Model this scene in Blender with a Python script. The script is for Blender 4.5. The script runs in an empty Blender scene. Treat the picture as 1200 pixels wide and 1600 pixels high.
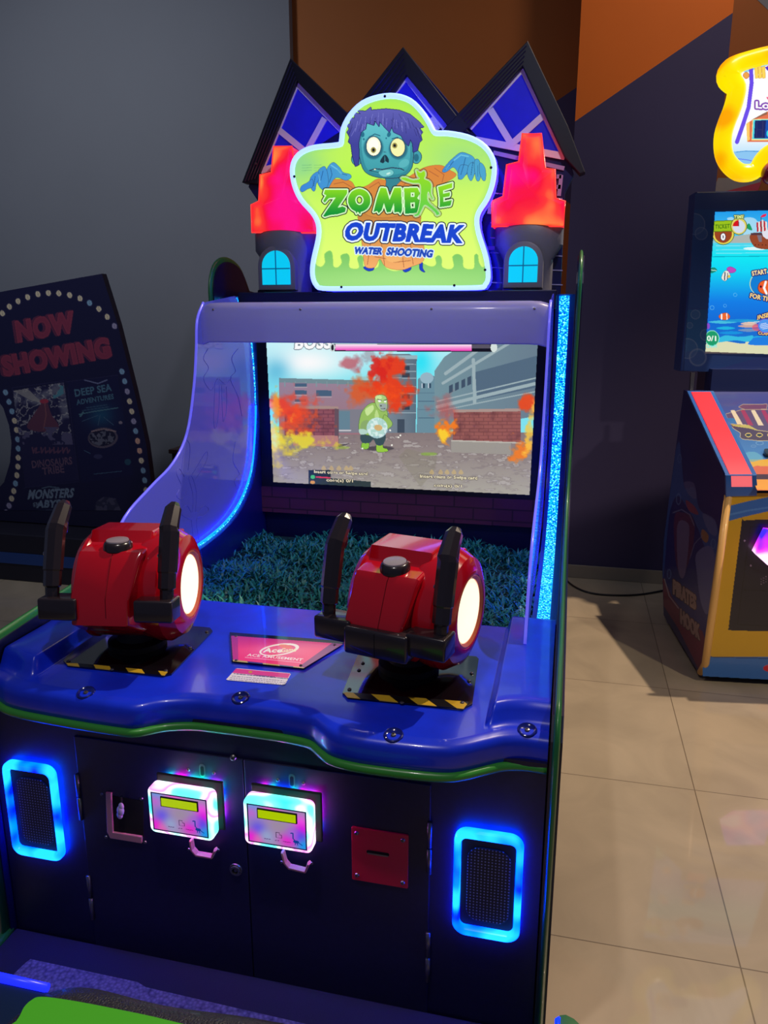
import bpy, bmesh, math, random
import numpy as np
from mathutils import Vector, Matrix
random.seed(7)
PI = math.pi
C = bpy.context.scene.collection

# ---------------------------------------------------------------- camera
F_PX = 1202.0
TH = math.atan2(300, F_PX); PSI = math.atan2(F_PX/math.cos(TH), 5200.0)
CAM = np.array([0.0, 0.0, 1.6])
_c, _s = math.cos(PSI), math.sin(PSI)
FW = np.array([-_s*math.cos(TH), _c*math.cos(TH), -math.sin(TH)])
RT = np.array([_c, _s, 0.0]); UP = np.cross(RT, FW)
cam = bpy.data.cameras.new('camera'); cam.sensor_fit = 'HORIZONTAL'; cam.sensor_width = 36
cam.lens = 36*F_PX/1200; cam.clip_start = 0.02
co = bpy.data.objects.new('camera', cam); C.objects.link(co)
m = Matrix.Identity(4)
for i in range(3):
    m[i][0] = RT[i]; m[i][1] = UP[i]; m[i][2] = -FW[i]; m[i][3] = CAM[i]
co.matrix_world = m
bpy.context.scene.camera = co
vs = bpy.context.scene.view_settings
vs.view_transform = 'Standard'; vs.look = 'None'; vs.exposure = 0.0; vs.gamma = 1.0; vs.use_curve_mapping = False

# ---------------------------------------------------------------- world and room lights
w = bpy.data.worlds.new('world'); bpy.context.scene.world = w; w.use_nodes = True
w.node_tree.nodes['Background'].inputs[0].default_value = (0.10, 0.12, 0.22, 1)
w.node_tree.nodes['Background'].inputs[1].default_value = 0.42
def lamp(name, kind, loc, target, energy, col, size=0.1, spot=90, blend=0.6):
    d = bpy.data.lights.new(name, kind); d.energy = energy; d.color = col
    if kind == 'SPOT': d.spot_size = math.radians(spot); d.spot_blend = blend; d.shadow_soft_size = size
    elif kind == 'AREA': d.size = size
    else: d.shadow_soft_size = size
    o = bpy.data.objects.new(name, d); C.objects.link(o); o.location = loc
    o.rotation_euler = (Vector(target)-Vector(loc)).to_track_quat('-Z', 'Y').to_euler()
    return o
lamp('ceiling_spot_warm', 'SPOT', (1.62, 3.72, 5.0), (0.95, 2.3, 0), 720, (1.0, 0.80, 0.60), 0.04, 72, 0.35)
lamp('ceiling_spot_front', 'SPOT', (-0.55, 0.7, 3.3), (-0.35, 1.7, 0), 66, (0.95, 0.88, 0.85), 0.05, 95, 0.9)
lamp('fill_spot_right', 'SPOT', (2.7, 0.7, 3.4), (1.0, 3.3, 0.6), 190, (1.0, 0.88, 0.66), 0.06, 46, 0.9)  # added fill to brighten the yellow front of the second machine
lamp('ceiling_spot_marquee', 'SPOT', (0.5, 0.9, 3.6), (-0.7, 3.1, 2.1), 80, (0.85, 0.85, 1.0), 0.05, 50, 0.8)
lamp('ceiling_wash_left', 'SPOT', (-3.4, 2.6, 3.9), (-3.0, 5.3, 2.0), 135, (0.86, 0.93, 1.0), 0.3, 120, 1.0)
lamp('ceiling_wash_orange', 'SPOT', (0.9, 3.6, 4.2), (0.4, 5.0, 3.0), 45, (1.0, 0.85, 0.7), 0.2, 110, 1.0)

# ---------------------------------------------------------------- geometry on real planes
def ray(x, y): return FW*F_PX + RT*(x-600) + UP*(800-y)
def hit(x, y, P0, N):
    r = ray(x, y); t = np.dot(np.array(P0)-CAM, N)/np.dot(r, N)
    return CAM + r*t
EX, EY, EZ = np.array([1., 0, 0]), np.array([0, 1., 0]), np.array([0, 0, 1.])
def onx(v, x, y): return hit(x, y, (v, 0, 0), EX)
def ony(v, x, y): return hit(x, y, (0, v, 0), EY)
def onz(v, x, y): return hit(x, y, (0, 0, v), EZ)

# ---------------------------------------------------------------- materials
MATS = {}
def lin(c): return tuple(((v/12.92) if v <= 0.04045 else ((v+0.055)/1.055)**2.4) for v in c)
def rgb(r, g, b): return lin((r/255, g/255, b/255))
def mat(name, col=(0.5, 0.5, 0.5), rough=0.5, metal=0.0, emit=None, es=1.0, coat=0.0, alpha=1.0, bump=None, var=None, spec=0.5, sample=True, trans=0.0):
    if name in MATS: return MATS[name]
    M = bpy.data.materials.new(name); M.use_nodes = True; nt = M.node_tree; b = nt.nodes['Principled BSDF']
    b.inputs['Base Color'].default_value = (*col, 1); b.inputs['Roughness'].default_value = rough
    b.inputs['Metallic'].default_value = metal; b.inputs['Coat Weight'].default_value = coat
    b.inputs['Coat Roughness'].default_value = 0.06
    b.inputs['Specular IOR Level'].default_value = spec
    b.inputs['Alpha'].default_value = alpha
    b.inputs['Transmission Weight'].default_value = trans
    if emit is not None:
        b.inputs['Emission Color'].default_value = (*emit, 1); b.inputs['Emission Strength'].default_value = es
    tc = nt.nodes.new('ShaderNodeTexCoord')
    if var:    # (scale, amount) gentle wear and grain in the colour
        n = nt.nodes.new('ShaderNodeTexNoise'); n.inputs['Scale'].default_value = var[0]; n.inputs['Detail'].default_value = 5
        nt.links.new(tc.outputs['Object'], n.inputs['Vector'])
        r = nt.nodes.new('ShaderNodeMapRange'); r.inputs[1].default_value = 0.3; r.inputs[2].default_value = 0.7
        r.inputs[3].default_value = 1-var[1]; r.inputs[4].default_value = 1+var[1]
        nt.links.new(n.outputs['Fac'], r.inputs[0])
        mx = nt.nodes.new('ShaderNodeVectorMath'); mx.operation = 'SCALE'; mx.inputs[0].default_value = col
        nt.links.new(r.outputs[0], mx.inputs['Scale']); nt.links.new(mx.outputs[0], b.inputs['Base Color'])
    if bump:   # (scale, strength)
        n = nt.nodes.new('ShaderNodeTexNoise'); n.inputs['Scale'].default_value = bump[0]; n.inputs['Detail'].default_value = 3
        nt.links.new(tc.outputs['Object'], n.inputs['Vector'])
        bp = nt.nodes.new('ShaderNodeBump'); bp.inputs['Strength'].default_value = bump[1]; bp.inputs['Distance'].default_value = 0.003
        nt.links.new(n.outputs['Fac'], bp.inputs['Height']); nt.links.new(bp.outputs[0], b.inputs['Normal'])
    if not sample: M.cycles.emission_sampling = 'NONE'
    MATS[name] = M
    return M
def emis(name, stops, scale=3.0, strength=1.0, axis=None, detail=1.0, sample=True, gloss=0.25):
    """something lit from inside: colours of its lamps vary along it"""
    M = mat(name, stops[0][1], gloss, emit=stops[0][1], es=strength, sample=sample, spec=0.3)
    nt = M.node_tree; b = nt.nodes['Principled BSDF']
    b.inputs['Base Color'].default_value = tuple(v*0.25 for v in stops[0][1])+(1,)
    tc = nt.nodes.new('ShaderNodeTexCoord')
    r = nt.nodes.new('ShaderNodeValToRGB')
    while len(r.color_ramp.elements) < len(stops): r.color_ramp.elements.new(0.5)
    for e, (p, c_) in zip(r.color_ramp.elements, stops): e.position = p; e.color = (*c_, 1)
    if axis is None:
        n = nt.nodes.new('ShaderNodeTexNoise'); n.inputs['Scale'].default_value = scale; n.inputs['Detail'].default_value = detail
        nt.links.new(tc.outputs['Object'], n.inputs['Vector']); nt.links.new(n.outputs['Fac'], r.inputs[0])
    else:
        s = nt.nodes.new('ShaderNodeSeparateXYZ'); nt.links.new(tc.outputs['Object'], s.inputs[0])
        mr = nt.nodes.new('ShaderNodeMapRange'); mr.inputs[1].default_value = axis[1]; mr.inputs[2].default_value = axis[2]
        nt.links.new(s.outputs[axis[0]], mr.inputs[0]); nt.links.new(mr.outputs[0], r.inputs[0])
    nt.links.new(r.outputs[0], b.inputs['Emission Color'])
    return M
def paint_mat(name, emit=0.0, rough=0.4, coat=0.0):
    if name in MATS: return MATS[name]
    M = bpy.data.materials.new(name); M.use_nodes = True; nt = M.node_tree; b = nt.nodes['Principled BSDF']
    a = nt.nodes.new('ShaderNodeAttribute'); a.attribute_name = 'Col'
    b.inputs['Roughness'].default_value = rough; b.inputs['Coat Weight'].default_value = coat
    if emit > 0:
        b.inputs['Base Color'].default_value = (0.01, 0.01, 0.01, 1)
        nt.links.new(a.outputs['Color'], b.inputs['Emission Color']); b.inputs['Emission Strength'].default_value = emit
        M.cycles.emission_sampling = 'NONE'
    else:
        nt.links.new(a.outputs['Color'], b.inputs['Base Color'])
    MATS[name] = M
    return M

# ---------------------------------------------------------------- objects
WM = {}
def thing(name, label, cat, loc=(0, 0, 0), rotz=0.0, group=None):
    o = bpy.data.objects.new(name, None); C.objects.link(o); o.empty_display_size = 0.1
    o.location = loc; o.rotation_euler = (0, 0, rotz); o['label'] = label; o['category'] = cat
    if group: o['group'] = group
    WM[o] = Matrix.Translation(loc) @ Matrix.Rotation(rotz, 4, 'Z')
    return o
def tag(o, label, cat, group=None):
    o['label'] = label; o['category'] = cat
    if group: o['group'] = group
    return o
def struct(o): o['kind'] = 'structure'; return o
def obj(name, bm, M, parent=None, smooth=False, world=True, label=None, local=None):
    """link a bmesh as one mesh; world coordinates are turned into the parent's own"""
    if local is not None: bm.transform(local)
    if smooth is not False:
        for f in bm.faces: f.smooth = True
        ang = smooth if isinstance(smooth, float) else math.radians(35)
        for e in bm.edges:
            if len(e.link_faces) == 2 and e.calc_face_angle(0) > ang: e.smooth = False
    me = bpy.data.meshes.new(name)
    inv = WM[parent].inverted() if parent is not None else Matrix.Identity(4)
    if world: bm.transform(inv)
    bm.normal_update(); bm.to_mesh(me); bm.free()
    o = bpy.data.objects.new(name, me); C.objects.link(o)
    me.materials.append(M)
    if parent is not None: o.parent = parent
    WM[o] = WM[parent] if parent is not None else Matrix.Identity(4)
    if label: o['label'] = label
    return o
def add_box(bm, x0, x1, y0, y1, z0, z1, bev=0.0, seg=2):
    r = bmesh.ops.create_cube(bm, size=1.0)
    vs_ = r['verts']
    for v in vs_:
        v.co = Vector(((x0+x1)/2+v.co.x*(x1-x0), (y0+y1)/2+v.co.y*(y1-y0), (z0+z1)/2+v.co.z*(z1-z0)))
    if bev > 0:
        es = list({e for v in vs_ for e in v.link_edges})
        bmesh.ops.bevel(bm, geom=es, offset=bev, segments=seg, profile=0.5, affect='EDGES')
    return bm
def box(*a, **k): return add_box(bmesh.new(), *a, **k)
def add_prism(bm, pts, vec, bev=0.0, seg=2, both=False):
    """polygon (3-D points) given thickness along vec"""
    vec = Vector([float(q) for q in vec])
    a = [bm.verts.new(Vector([float(q) for q in p])) for p in pts]
    b = [bm.verts.new(v.co+vec) for v in a]
    n = len(a); fs = [bm.faces.new(a), bm.faces.new(b[::-1])]
    for i in range(n): fs.append(bm.faces.new((a[i], b[i], b[(i+1) % n], a[(i+1) % n])))
    bmesh.ops.recalc_face_normals(bm, faces=fs)
    if bev > 0:
        es = set(fs[0].edges) | (set(fs[1].edges) if both else set())
        bmesh.ops.bevel(bm, geom=list(es), offset=bev, segments=seg, profile=0.5, affect='EDGES')
    return bm
def prism(*a, **k): return add_prism(bmesh.new(), *a, **k)
def add_tube(bm, pts, r, n=8, closed=False, cap=True, flat=None):
    P = [Vector([float(q) for q in p]) for p in pts]; N = len(P); rings = []
    up = None
    for i in range(N):
        if closed: t = (P[(i+1) % N]-P[i-1])
        else: t = P[min(i+1, N-1)]-P[max(i-1, 0)]
        t = t.normalized()
        if up is None:
            up = Vector((0, 0, 1)) if abs(t.z) < 0.9 else Vector((1, 0, 0))
        s = t.cross(up).normalized(); up = s.cross(t).normalized()
        rr = r[i] if isinstance(r, (list, tuple)) else r
        ring = []
        for k in range(n):
            a = 2*PI*(k+0.5)/n
            ca, sa = math.cos(a)*rr, math.sin(a)*rr
            if flat: ca *= flat[0]; sa *= flat[1]
            ring.append(bm.verts.new(P[i]+s*ca+up*sa))
        rings.append(ring)
    for i in range(N if closed else N-1):
        A, B = rings[i], rings[(i+1) % N]
        for k in range(n): bm.faces.new((A[k], A[(k+1) % n], B[(k+1) % n], B[k]))
    if cap and not closed:
        bm.faces.new(rings[0][::-1]); bm.faces.new(rings[-1])
    return bm
def tube(*a, **k): return add_tube(bmesh.new(), *a, **k)
def add_lathe(bm, prof, n=32, mtx=None):
    """profile of (radius, height) turned round Z, then placed by mtx"""
    rings = []; new = []
    for (r, h) in prof:
        if r < 1e-6: v = bm.verts.new((0, 0, h)); rings.append([v]); new.append(v)
        else:
            ring = [bm.verts.new((r*math.cos(2*PI*k/n), r*math.sin(2*PI*k/n), h)) for k in range(n)]
            rings.append(ring); new += ring
    fs = []
    for A, B in zip(rings, rings[1:]):
        for k in range(n):
            k2 = (k+1) % n
            if len(A) == 1 and len(B) == 1: continue
            if len(A) == 1: fs.append(bm.faces.new((A[0], B[k], B[k2])))
            elif len(B) == 1: fs.append(bm.faces.new((A[k], A[k2], B[0])))
            else: fs.append(bm.faces.new((A[k], A[k2], B[k2], B[k])))
    bmesh.ops.recalc_face_normals(bm, faces=fs)
    if mtx is not None: bmesh.ops.transform(bm, matrix=mtx, verts=new)
    return bm
def lathe(*a, **k): return add_lathe(bmesh.new(), *a, **k)
def axis_mtx(loc, direction):
    q = Vector(direction).to_track_quat('Z', 'Y')
    return Matrix.Translation(Vector([float(v) for v in loc])) @ q.to_matrix().to_4x4()
def smooth_pts(pts, k=6, closed=True):
    P = [np.array(p, float) for p in pts]; n = len(P); out = []
    rng = range(n) if closed else range(n-1)
    for i in rng:
        if closed: a, b, c_, d = P[i-1], P[i], P[(i+1) % n], P[(i+2) % n]
        else: a, b, c_, d = P[max(i-1, 0)], P[i], P[i+1], P[min(i+2, n-1)]
        for j in range(k):
            t = j/k
            out.append(0.5*((2*b)+(-a+c_)*t+(2*a-5*b+4*c_-d)*t*t+(-a+3*b-3*c_+d)*t**3))
    if not closed: out.append(P[-1])
    return out
def rrect(cx, cy, hw, hh, r, n=5):
    out = []
    for (sx, sy, a0) in ((1, 1, 0), (-1, 1, 90), (-1, -1, 180), (1, -1, 270)):
        for k in range(n+1):
            a = math.radians(a0+90*k/n)
            out.append((cx+sx*(hw-r)+r*math.cos(a), cy+sy*(hh-r)+r*math.sin(a)))
    return out

# ---------------------------------------------------------------- printed and displayed pictures (vertex paint on fine sheets)
_TX = {}
def text_tris(s, bold):
    key = (s, bold)
    if key not in _TX:
        cu = bpy.data.curves.new('t', 'FONT'); cu.body = s; cu.offset = bold; cu.resolution_u = 3; cu.space_character = 1.0+bold*1.8
        o = bpy.data.objects.new('t', cu); me = o.to_mesh(); me.calc_loop_triangles()
        v = np.array([q.co[:2] for q in me.vertices]); t = np.array([q.vertices[:] for q in me.loop_triangles])
        T = v[t]; o.to_mesh_clear(); bpy.data.objects.remove(o); bpy.data.curves.remove(cu)
        _TX[key] = (T, T.reshape(-1, 2).min(0), T.reshape(-1, 2).max(0))
    return _TX[key]
class Art:
    def __init__(s, x0, y0, x1, y1, res, base=(0, 0, 0), org=(0, 0), sc=1.0):
        """a sheet x0..x1, y0..y1; drawing units = (sheet - org)*sc"""
        s.org, s.sc = org, sc
        s.w = int((x1-x0)*res)+1; s.h = int((y1-y0)*res)+1
        gx = np.linspace(x0, x1, s.w); gy = np.linspace(y0, y1, s.h)
        s.PX, s.PY = np.meshgrid(gx, gy)
        s.X = (s.PX-org[0])*sc; s.Y = (s.PY-org[1])*sc; s.px = (s.X[0, 1]-s.X[0, 0])
        s.C = np.zeros((s.h, s.w, 3)); s.C[:] = base
    def ix(s, x): return (x-s.X[0, 0])/s.px
    def iy(s, y): return (y-s.Y[0, 0])/s.px
    def poly(s, pts):
        pts = [tuple(p) for p in pts]; m_ = np.zeros((s.h, s.w), bool)
        xs = [p[0] for p in pts]; ys = [p[1] for p in pts]
        a, b = max(0, int(s.ix(min(xs)))), min(s.w, int(s.ix(max(xs)))+2)
        c_, d = max(0, int(s.iy(min(ys)))), min(s.h, int(s.iy(max(ys)))+2)
        if a >= b or c_ >= d: return m_
        X, Y = s.X[c_:d, a:b], s.Y[c_:d, a:b]; r = np.zeros(X.shape, bool)
        for (x1, y1), (x2, y2) in zip(pts, pts[1:]+pts[:1]):
            if y1 == y2: continue
            cond = ((y1 > Y) != (y2 > Y)) & (X < (x2-x1)*(Y-y1)/(y2-y1)+x1)
            r ^= cond
        m_[c_:d, a:b] = r
        return m_
    def spoly(s, pts, k=6): return s.poly(smooth_pts(pts, k))
    def ell(s, cx, cy, rx, ry, rot=0):
        a = math.radians(rot); X = s.X-cx; Y = s.Y-cy
        u = X*math.cos(a)+Y*math.sin(a); v = -X*math.sin(a)+Y*math.cos(a)
        return (u/rx)**2+(v/ry)**2 < 1
    def line(s, pts, wd):
        m_ = np.zeros((s.h, s.w), bool)
        for (x1, y1), (x2, y2) in zip(pts, pts[1:]):
            a, b = max(0, int(s.ix(min(x1, x2)-wd))), min(s.w, int(s.ix(max(x1, x2)+wd))+2)
            c_, d = max(0, int(s.iy(min(y1, y2)-wd))), min(s.h, int(s.iy(max(y1, y2)+wd))+2)
            if a >= b or c_ >= d: continue
            X, Y = s.X[c_:d, a:b], s.Y[c_:d, a:b]; dx, dy = x2-x1, y2-y1; L = dx*dx+dy*dy+1e-9
            t = np.clip(((X-x1)*dx+(Y-y1)*dy)/L, 0, 1)
            m_[c_:d, a:b] |= (X-x1-t*dx)**2+(Y-y1-t*dy)**2 < (wd/2)**2
        return m_
    def text(s, st, bl, br, tl, bold=0.0):
        T, lo, hi = text_tris(st, bold); m_ = np.zeros((s.h, s.w), bool)
        u = (T-lo)/(hi-lo)
        bl, br, tl = np.array(bl, float), np.array(br, float), np.array(tl, float)
        Q = bl+u[..., :1]*(br-bl)+u[..., 1:]*(tl-bl)
        for q in Q:
            a, b = max(0, int(s.ix(q[:, 0].min()))), min(s.w, int(s.ix(q[:, 0].max()))+2)
            c_, d = max(0, int(s.iy(q[:, 1].min()))), min(s.h, int(s.iy(q[:, 1].max()))+2)
            if a >= b or c_ >= d: continue
            X, Y = s.X[c_:d, a:b], s.Y[c_:d, a:b]
            (ax, ay), (bx, by), (cx, cy) = q
            e1 = (bx-ax)*(Y-ay)-(by-ay)*(X-ax); e2 = (cx-bx)*(Y-by)-(cy-by)*(X-bx); e3 = (ax-cx)*(Y-cy)-(ay-cy)*(X-cx)
            m_[c_:d, a:b] |= ((e1 >= 0) & (e2 >= 0) & (e3 >= 0)) | ((e1 <= 0) & (e2 <= 0) & (e3 <= 0))
        return m_
    def grow(s, m_, r):
        n = max(1, int(round(r/s.px))); out = m_.copy()
        for dy in range(-n, n+1):
            for dx in range(-n, n+1):
                if dx*dx+dy*dy <= n*n+0.5 and (dx or dy):
                    sh = np.zeros_like(m_)
                    ys, yd = (slice(max(0, -dy), s.h-max(0, dy)), slice(max(0, dy), s.h-max(0, -dy)))
                    xs, xd = (slice(max(0, -dx), s.w-max(0, dx)), slice(max(0, dx), s.w-max(0, -dx)))
                    sh[yd, xd] = m_[ys, xs]; out |= sh
        return out
    def edge(s, m_, r):   # outline band outside the mask
        return s.grow(m_, r) & ~m_
    def soft(s, m_, r):
        n = max(1, int(r/s.px)); k = np.exp(-0.5*(np.arange(-2*n, 2*n+1)/n)**2); k /= k.sum()
        a = m_.astype(float)
        p = np.pad(a, ((0, 0), (2*n, 2*n)), mode='edge'); a = sum(k[i]*p[:, i:i+s.w] for i in range(4*n+1))
        p = np.pad(a, ((2*n, 2*n), (0, 0)), mode='edge'); a = sum(k[i]*p[i:i+s.h, :] for i in range(4*n+1))
        return a
    def noise(s, scale, octv=4, seed=0, sx=1.0, sy=1.0):
        R = np.random.RandomState(seed); out = 0; amp = 1; tot = 0
        for o_ in range(octv):
            f = scale/(2**o_); u = s.X/(f*sx)+1000; v = s.Y/(f*sy)+1000
            G = R.rand(64, 64); i, j = np.floor(v).astype(int), np.floor(u).astype(int); fv, fu = v-i, u-j
            fv = fv*fv*(3-2*fv); fu = fu*fu*(3-2*fu)
            g = lambda a, b: G[a % 64, b % 64]
            out = out+amp*((g(i, j)*(1-fu)+g(i, j+1)*fu)*(1-fv)+(g(i+1, j)*(1-fu)+g(i+1, j+1)*fu)*fv); tot += amp; amp *= 0.55
        return out/tot
    def fill(s, m_, col, a=1.0):
        m_ = np.clip(np.asarray(m_, float)*a, 0, 1)[..., None]
        s.C = s.C*(1-m_)+np.asarray(col, float)*m_
    def vgrad(s, y0, c0, y1, c1):
        t = np.clip((s.Y-y0)/(y1-y0), 0, 1)[..., None]; return np.array(c0)*(1-t)+np.array(c1)*t
    def hgrad(s, x0, c0, x1, c1):
        t = np.clip((s.X-x0)/(x1-x0), 0, 1)[..., None]; return np.array(c0)*(1-t)+np.array(c1)*t
    def outl(s, m_, col, wd, fillc, a=1.0):
        s.fill(s.edge(m_, wd), col, a); s.fill(m_, fillc, a)
    def build(s, name, place, M, parent=None, clip=None, gain=1.0, world=True, dome=None):
        """place(x, y arrays) -> world points (h, w, 3)"""
        P = place(s.PX, s.PY)
        n = s.h*s.w; me = bpy.data.meshes.new(name)
        idx = np.arange(n).reshape(s.h, s.w)
        q = np.stack([idx[:-1, :-1], idx[1:, :-1], idx[1:, 1:], idx[:-1, 1:]], -1).reshape(-1, 4)
        col = np.ones((n, 4), np.float32)
        c3 = np.clip(s.C.reshape(-1, 3), 0, 1)
        c3 = np.where(c3 <= 0.04045, c3/12.92, ((c3+0.055)/1.055)**2.4)*gain
        col[:, :3] = c3
        P = P.reshape(-1, 3)
        if clip is not None:
            q = q[clip[:-1, :-1].reshape(-1)]
            used = np.unique(q); remap = np.full(n, -1); remap[used] = np.arange(len(used))
            q = remap[q]; P = P[used]; col = col[used]; n = len(used)
        if parent is not None and world:
            inv = np.array(WM[parent].inverted()); P = P@inv[:3, :3].T+inv[:3, 3]
        nf = len(q)
        me.vertices.add(n); me.vertices.foreach_set('co', P.astype(np.float32).ravel())
        me.loops.add(nf*4); me.loops.foreach_set('vertex_index', q.astype(np.int32).ravel())
        me.polygons.add(nf); me.polygons.foreach_set('loop_start', np.arange(0, nf*4, 4, dtype=np.int32))
        me.polygons.foreach_set('loop_total', np.full(nf, 4, np.int32))
        me.update(calc_edges=True)
        ca = me.color_attributes.new('Col', 'FLOAT_COLOR', 'POINT'); ca.data.foreach_set('color', col.ravel())
        me.materials.append(M)
        o = bpy.data.objects.new(name, me); C.objects.link(o)
        if parent is not None: o.parent = parent
        WM[o] = WM[parent] if parent is not None else Matrix.Identity(4)
        return o
def placer(P0, N):
    P0 = np.array(P0, float); N = np.array(N, float)
    def f(X, Y):
        r = FW*F_PX+RT*(X[..., None]-600)+UP*(800-Y[..., None])
        t = np.dot(P0-CAM, N)/(r@N)
        return CAM+r*t[..., None]
    return f

# ---------------------------------------------------------------- shared materials
blue_shell = mat('blue_shell', rgb(18, 52, 232), 0.3, coat=0.35, var=(9, 0.18), bump=(18, 0.05))
black_panel = mat('black_panel', rgb(22, 20, 62), 0.42, var=(60, 0.1), bump=(400, 0.05))
navy_board = mat('navy_board', rgb(14, 14, 60), 0.35, coat=0.2)
black_plastic = mat('black_plastic', rgb(40, 32, 36), 0.24, coat=0.5)
black_matte = mat('black_matte', rgb(10, 10, 12), 0.6)
dark_gloss = mat('dark_gloss', rgb(14, 14, 20), 0.12, coat=0.8)
green_trim = mat('green_trim', rgb(34, 112, 56), 0.35, coat=0.3)
chrome = mat('chrome', rgb(190, 190, 195), 0.2, metal=1.0)
steel = mat('steel', rgb(130, 125, 125), 0.35, metal=0.9)
red_shell = mat('red_shell', rgb(200, 6, 28), 0.16, coat=0.8)
pink_metal = mat('pink_metal', rgb(205, 140, 150), 0.45)

# ---------------------------------------------------------------- floor and walls
def tile_mat():
    M = bpy.data.materials.new('floor_tiles'); M.use_nodes = True; nt = M.node_tree; b = nt.nodes['Principled BSDF']
    tc = nt.nodes.new('ShaderNodeTexCoord'); mp = nt.nodes.new('ShaderNodeMapping')
    S = 0.785; mp.inputs['Location'].default_value = (-0.508+5*S, -1.785+5*S, 0)
    nt.links.new(tc.outputs['Object'], mp.inputs[0])
    br = nt.nodes.new('ShaderNodeTexBrick'); br.offset = 0; br.squash = 1
    br.inputs['Scale'].default_value = 1; br.inputs['Brick Width'].default_value = S; br.inputs['Row Height'].default_value = S
    br.inputs['Mortar Size'].default_value = 0.0022; br.inputs['Mortar Smooth'].default_value = 0.3
    br.inputs['Color1'].default_value = (*rgb(186, 168, 142), 1); br.inputs['Color2'].default_value = (*rgb(176, 159, 135), 1)
    br.inputs['Mortar'].default_value = (*rgb(120, 104, 84), 1)
    nt.links.new(mp.outputs[0], br.inputs[0])
    n = nt.nodes.new('ShaderNodeTexNoise'); n.inputs['Scale'].default_value = 3; n.inputs['Detail'].default_value = 8; n.inputs['Distortion'].default_value = 1.2
    nt.links.new(tc.outputs['Object'], n.inputs['Vector'])
    mr = nt.nodes.new('ShaderNodeMapRange'); mr.inputs[1].default_value = .3; mr.inputs[2].default_value = .7; mr.inputs[3].default_value = .87; mr.inputs[4].default_value = 1.12
    nt.links.new(n.outputs['Fac'], mr.inputs[0])
    vm = nt.nodes.new('ShaderNodeVectorMath'); vm.operation = 'SCALE'
    nt.links.new(br.outputs['Color'], vm.inputs[0]); nt.links.new(mr.outputs[0], vm.inputs['Scale'])
    nt.links.new(vm.outputs[0], b.inputs['Base Color'])
    b.inputs['Roughness'].default_value = 0.42; b.inputs['Coat Weight'].default_value = 0.6; b.inputs['Coat Roughness'].default_value = 0.04
    bp = nt.nodes.new('ShaderNodeBump'); bp.inputs['Strength'].default_value = 0.25; bp.inputs['Distance'].default_value = 0.004
    ad = nt.nodes.new('ShaderNodeMath'); ad.operation = 'MULTIPLY_ADD'; ad.inputs[1].default_value = -1.0
    nt.links.new(br.outputs['Fac'], ad.inputs[0]); nt.links.new(n.outputs['Fac'], ad.inputs[2])
    nt.links.new(ad.outputs[0], bp.inputs['Height']); nt.links.new(bp.outputs[0], b.inputs['Normal'])
    return M
struct(obj('floor', box(-6.5, 4.5, -2.5, 5.6, -0.1, 0.0), tile_mat()))
grey_wall = mat('grey_wall', rgb(122, 124, 132), 0.8, bump=(120, 0.04), var=(0.8, 0.05))
orange_wall_shaded = mat('orange_wall_shaded', rgb(156, 84, 20), 0.7, var=(1.2, 0.06))  # same orange paint, its shade put into a darker brown
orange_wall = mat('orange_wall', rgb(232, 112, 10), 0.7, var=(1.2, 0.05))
purple_wall = mat('purple_wall', rgb(60, 52, 92), 0.7, var=(1.2, 0.06))
skirt = mat('skirting', rgb(150, 138, 124), 0.5)
YP, YR = 4.84, 5.3
XL = float(ony(YR, 461, 200)[0])
struct(obj('wall_left', box(-6.5, XL, 5.24, 5.5, 0, 5.0), grey_wall))
def wall_poly(bm, pts, y, mi):
    f = bm.faces.new([bm.verts.new((float(x), y, float(z))) for x, z in pts]); f.material_index = mi
def painted(name, y, polys, mats, back):
    bm = bmesh.new()
    for pts, mi in polys: wall_poly(bm, pts, y, mi)
    xs = [p[0] for q, _ in polys for p in q]
    add_box(bm, min(xs), max(xs), y+0.002, back, 0, 5.0)
    o = obj(name, bm, mats[0]); [o.data.materials.append(q) for q in mats[1:]]
    for f in o.data.polygons:
        if f.normal.y > 0.5 and abs(f.center.y-y) < 1e-4: f.flip()
    return struct(o)
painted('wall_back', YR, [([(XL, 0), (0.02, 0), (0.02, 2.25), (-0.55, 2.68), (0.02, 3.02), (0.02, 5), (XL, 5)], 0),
                          ([(0.02, 2.25), (0.02, 3.02), (-0.55, 2.68)], 1)], [orange_wall_shaded, purple_wall], 5.5)
pl = ony(YP, 895, 190); pr = ony(YP, 1145, 20)
xp0, xp1 = float(pl[0])+0.012, float(pr[0])
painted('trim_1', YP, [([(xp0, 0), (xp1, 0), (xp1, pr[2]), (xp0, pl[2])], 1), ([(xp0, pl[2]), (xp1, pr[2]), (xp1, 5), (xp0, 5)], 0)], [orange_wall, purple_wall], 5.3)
q1, q2 = ony(5.1, 1178, -5), ony(5.1, 1215, 30)
painted('wall_right', 5.1, [([(xp1, 0), (4.5, 0), (4.5, 2.35), (xp1, 2.2)], 1), ([(xp1, 2.2), (4.5, 2.35), (4.5, 5), (xp1, 5)], 0)], [orange_wall_shaded, purple_wall], 5.3)
struct(obj('trim_2', prism([(float(q1[0]), 5.098, float(q1[2])), (float(q2[0]), 5.098, float(q2[2])), (4.4, 5.098, 2.9), (4.4, 5.098, 4.9), (1.0, 5.098, 4.9)], (0, 0.004, 0)), grey_wall))
struct(obj('baseboard_right', box(xp0, xp1, YP-0.012, YP, 0, 0.085, bev=0.003), skirt))
struct(obj('baseboard_left', box(-6.5, XL, 5.225, 5.24, 0, 0.085, bev=0.003), skirt))

# ---------------------------------------------------------------- the zombie shooting cabinet
XC = -0.675
cab = thing('arcade_cabinet', 'large blue two-player shooting arcade cabinet with a green lit sign and red flame towers', 'arcade machine', (XC, 1.45, 0))
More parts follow.
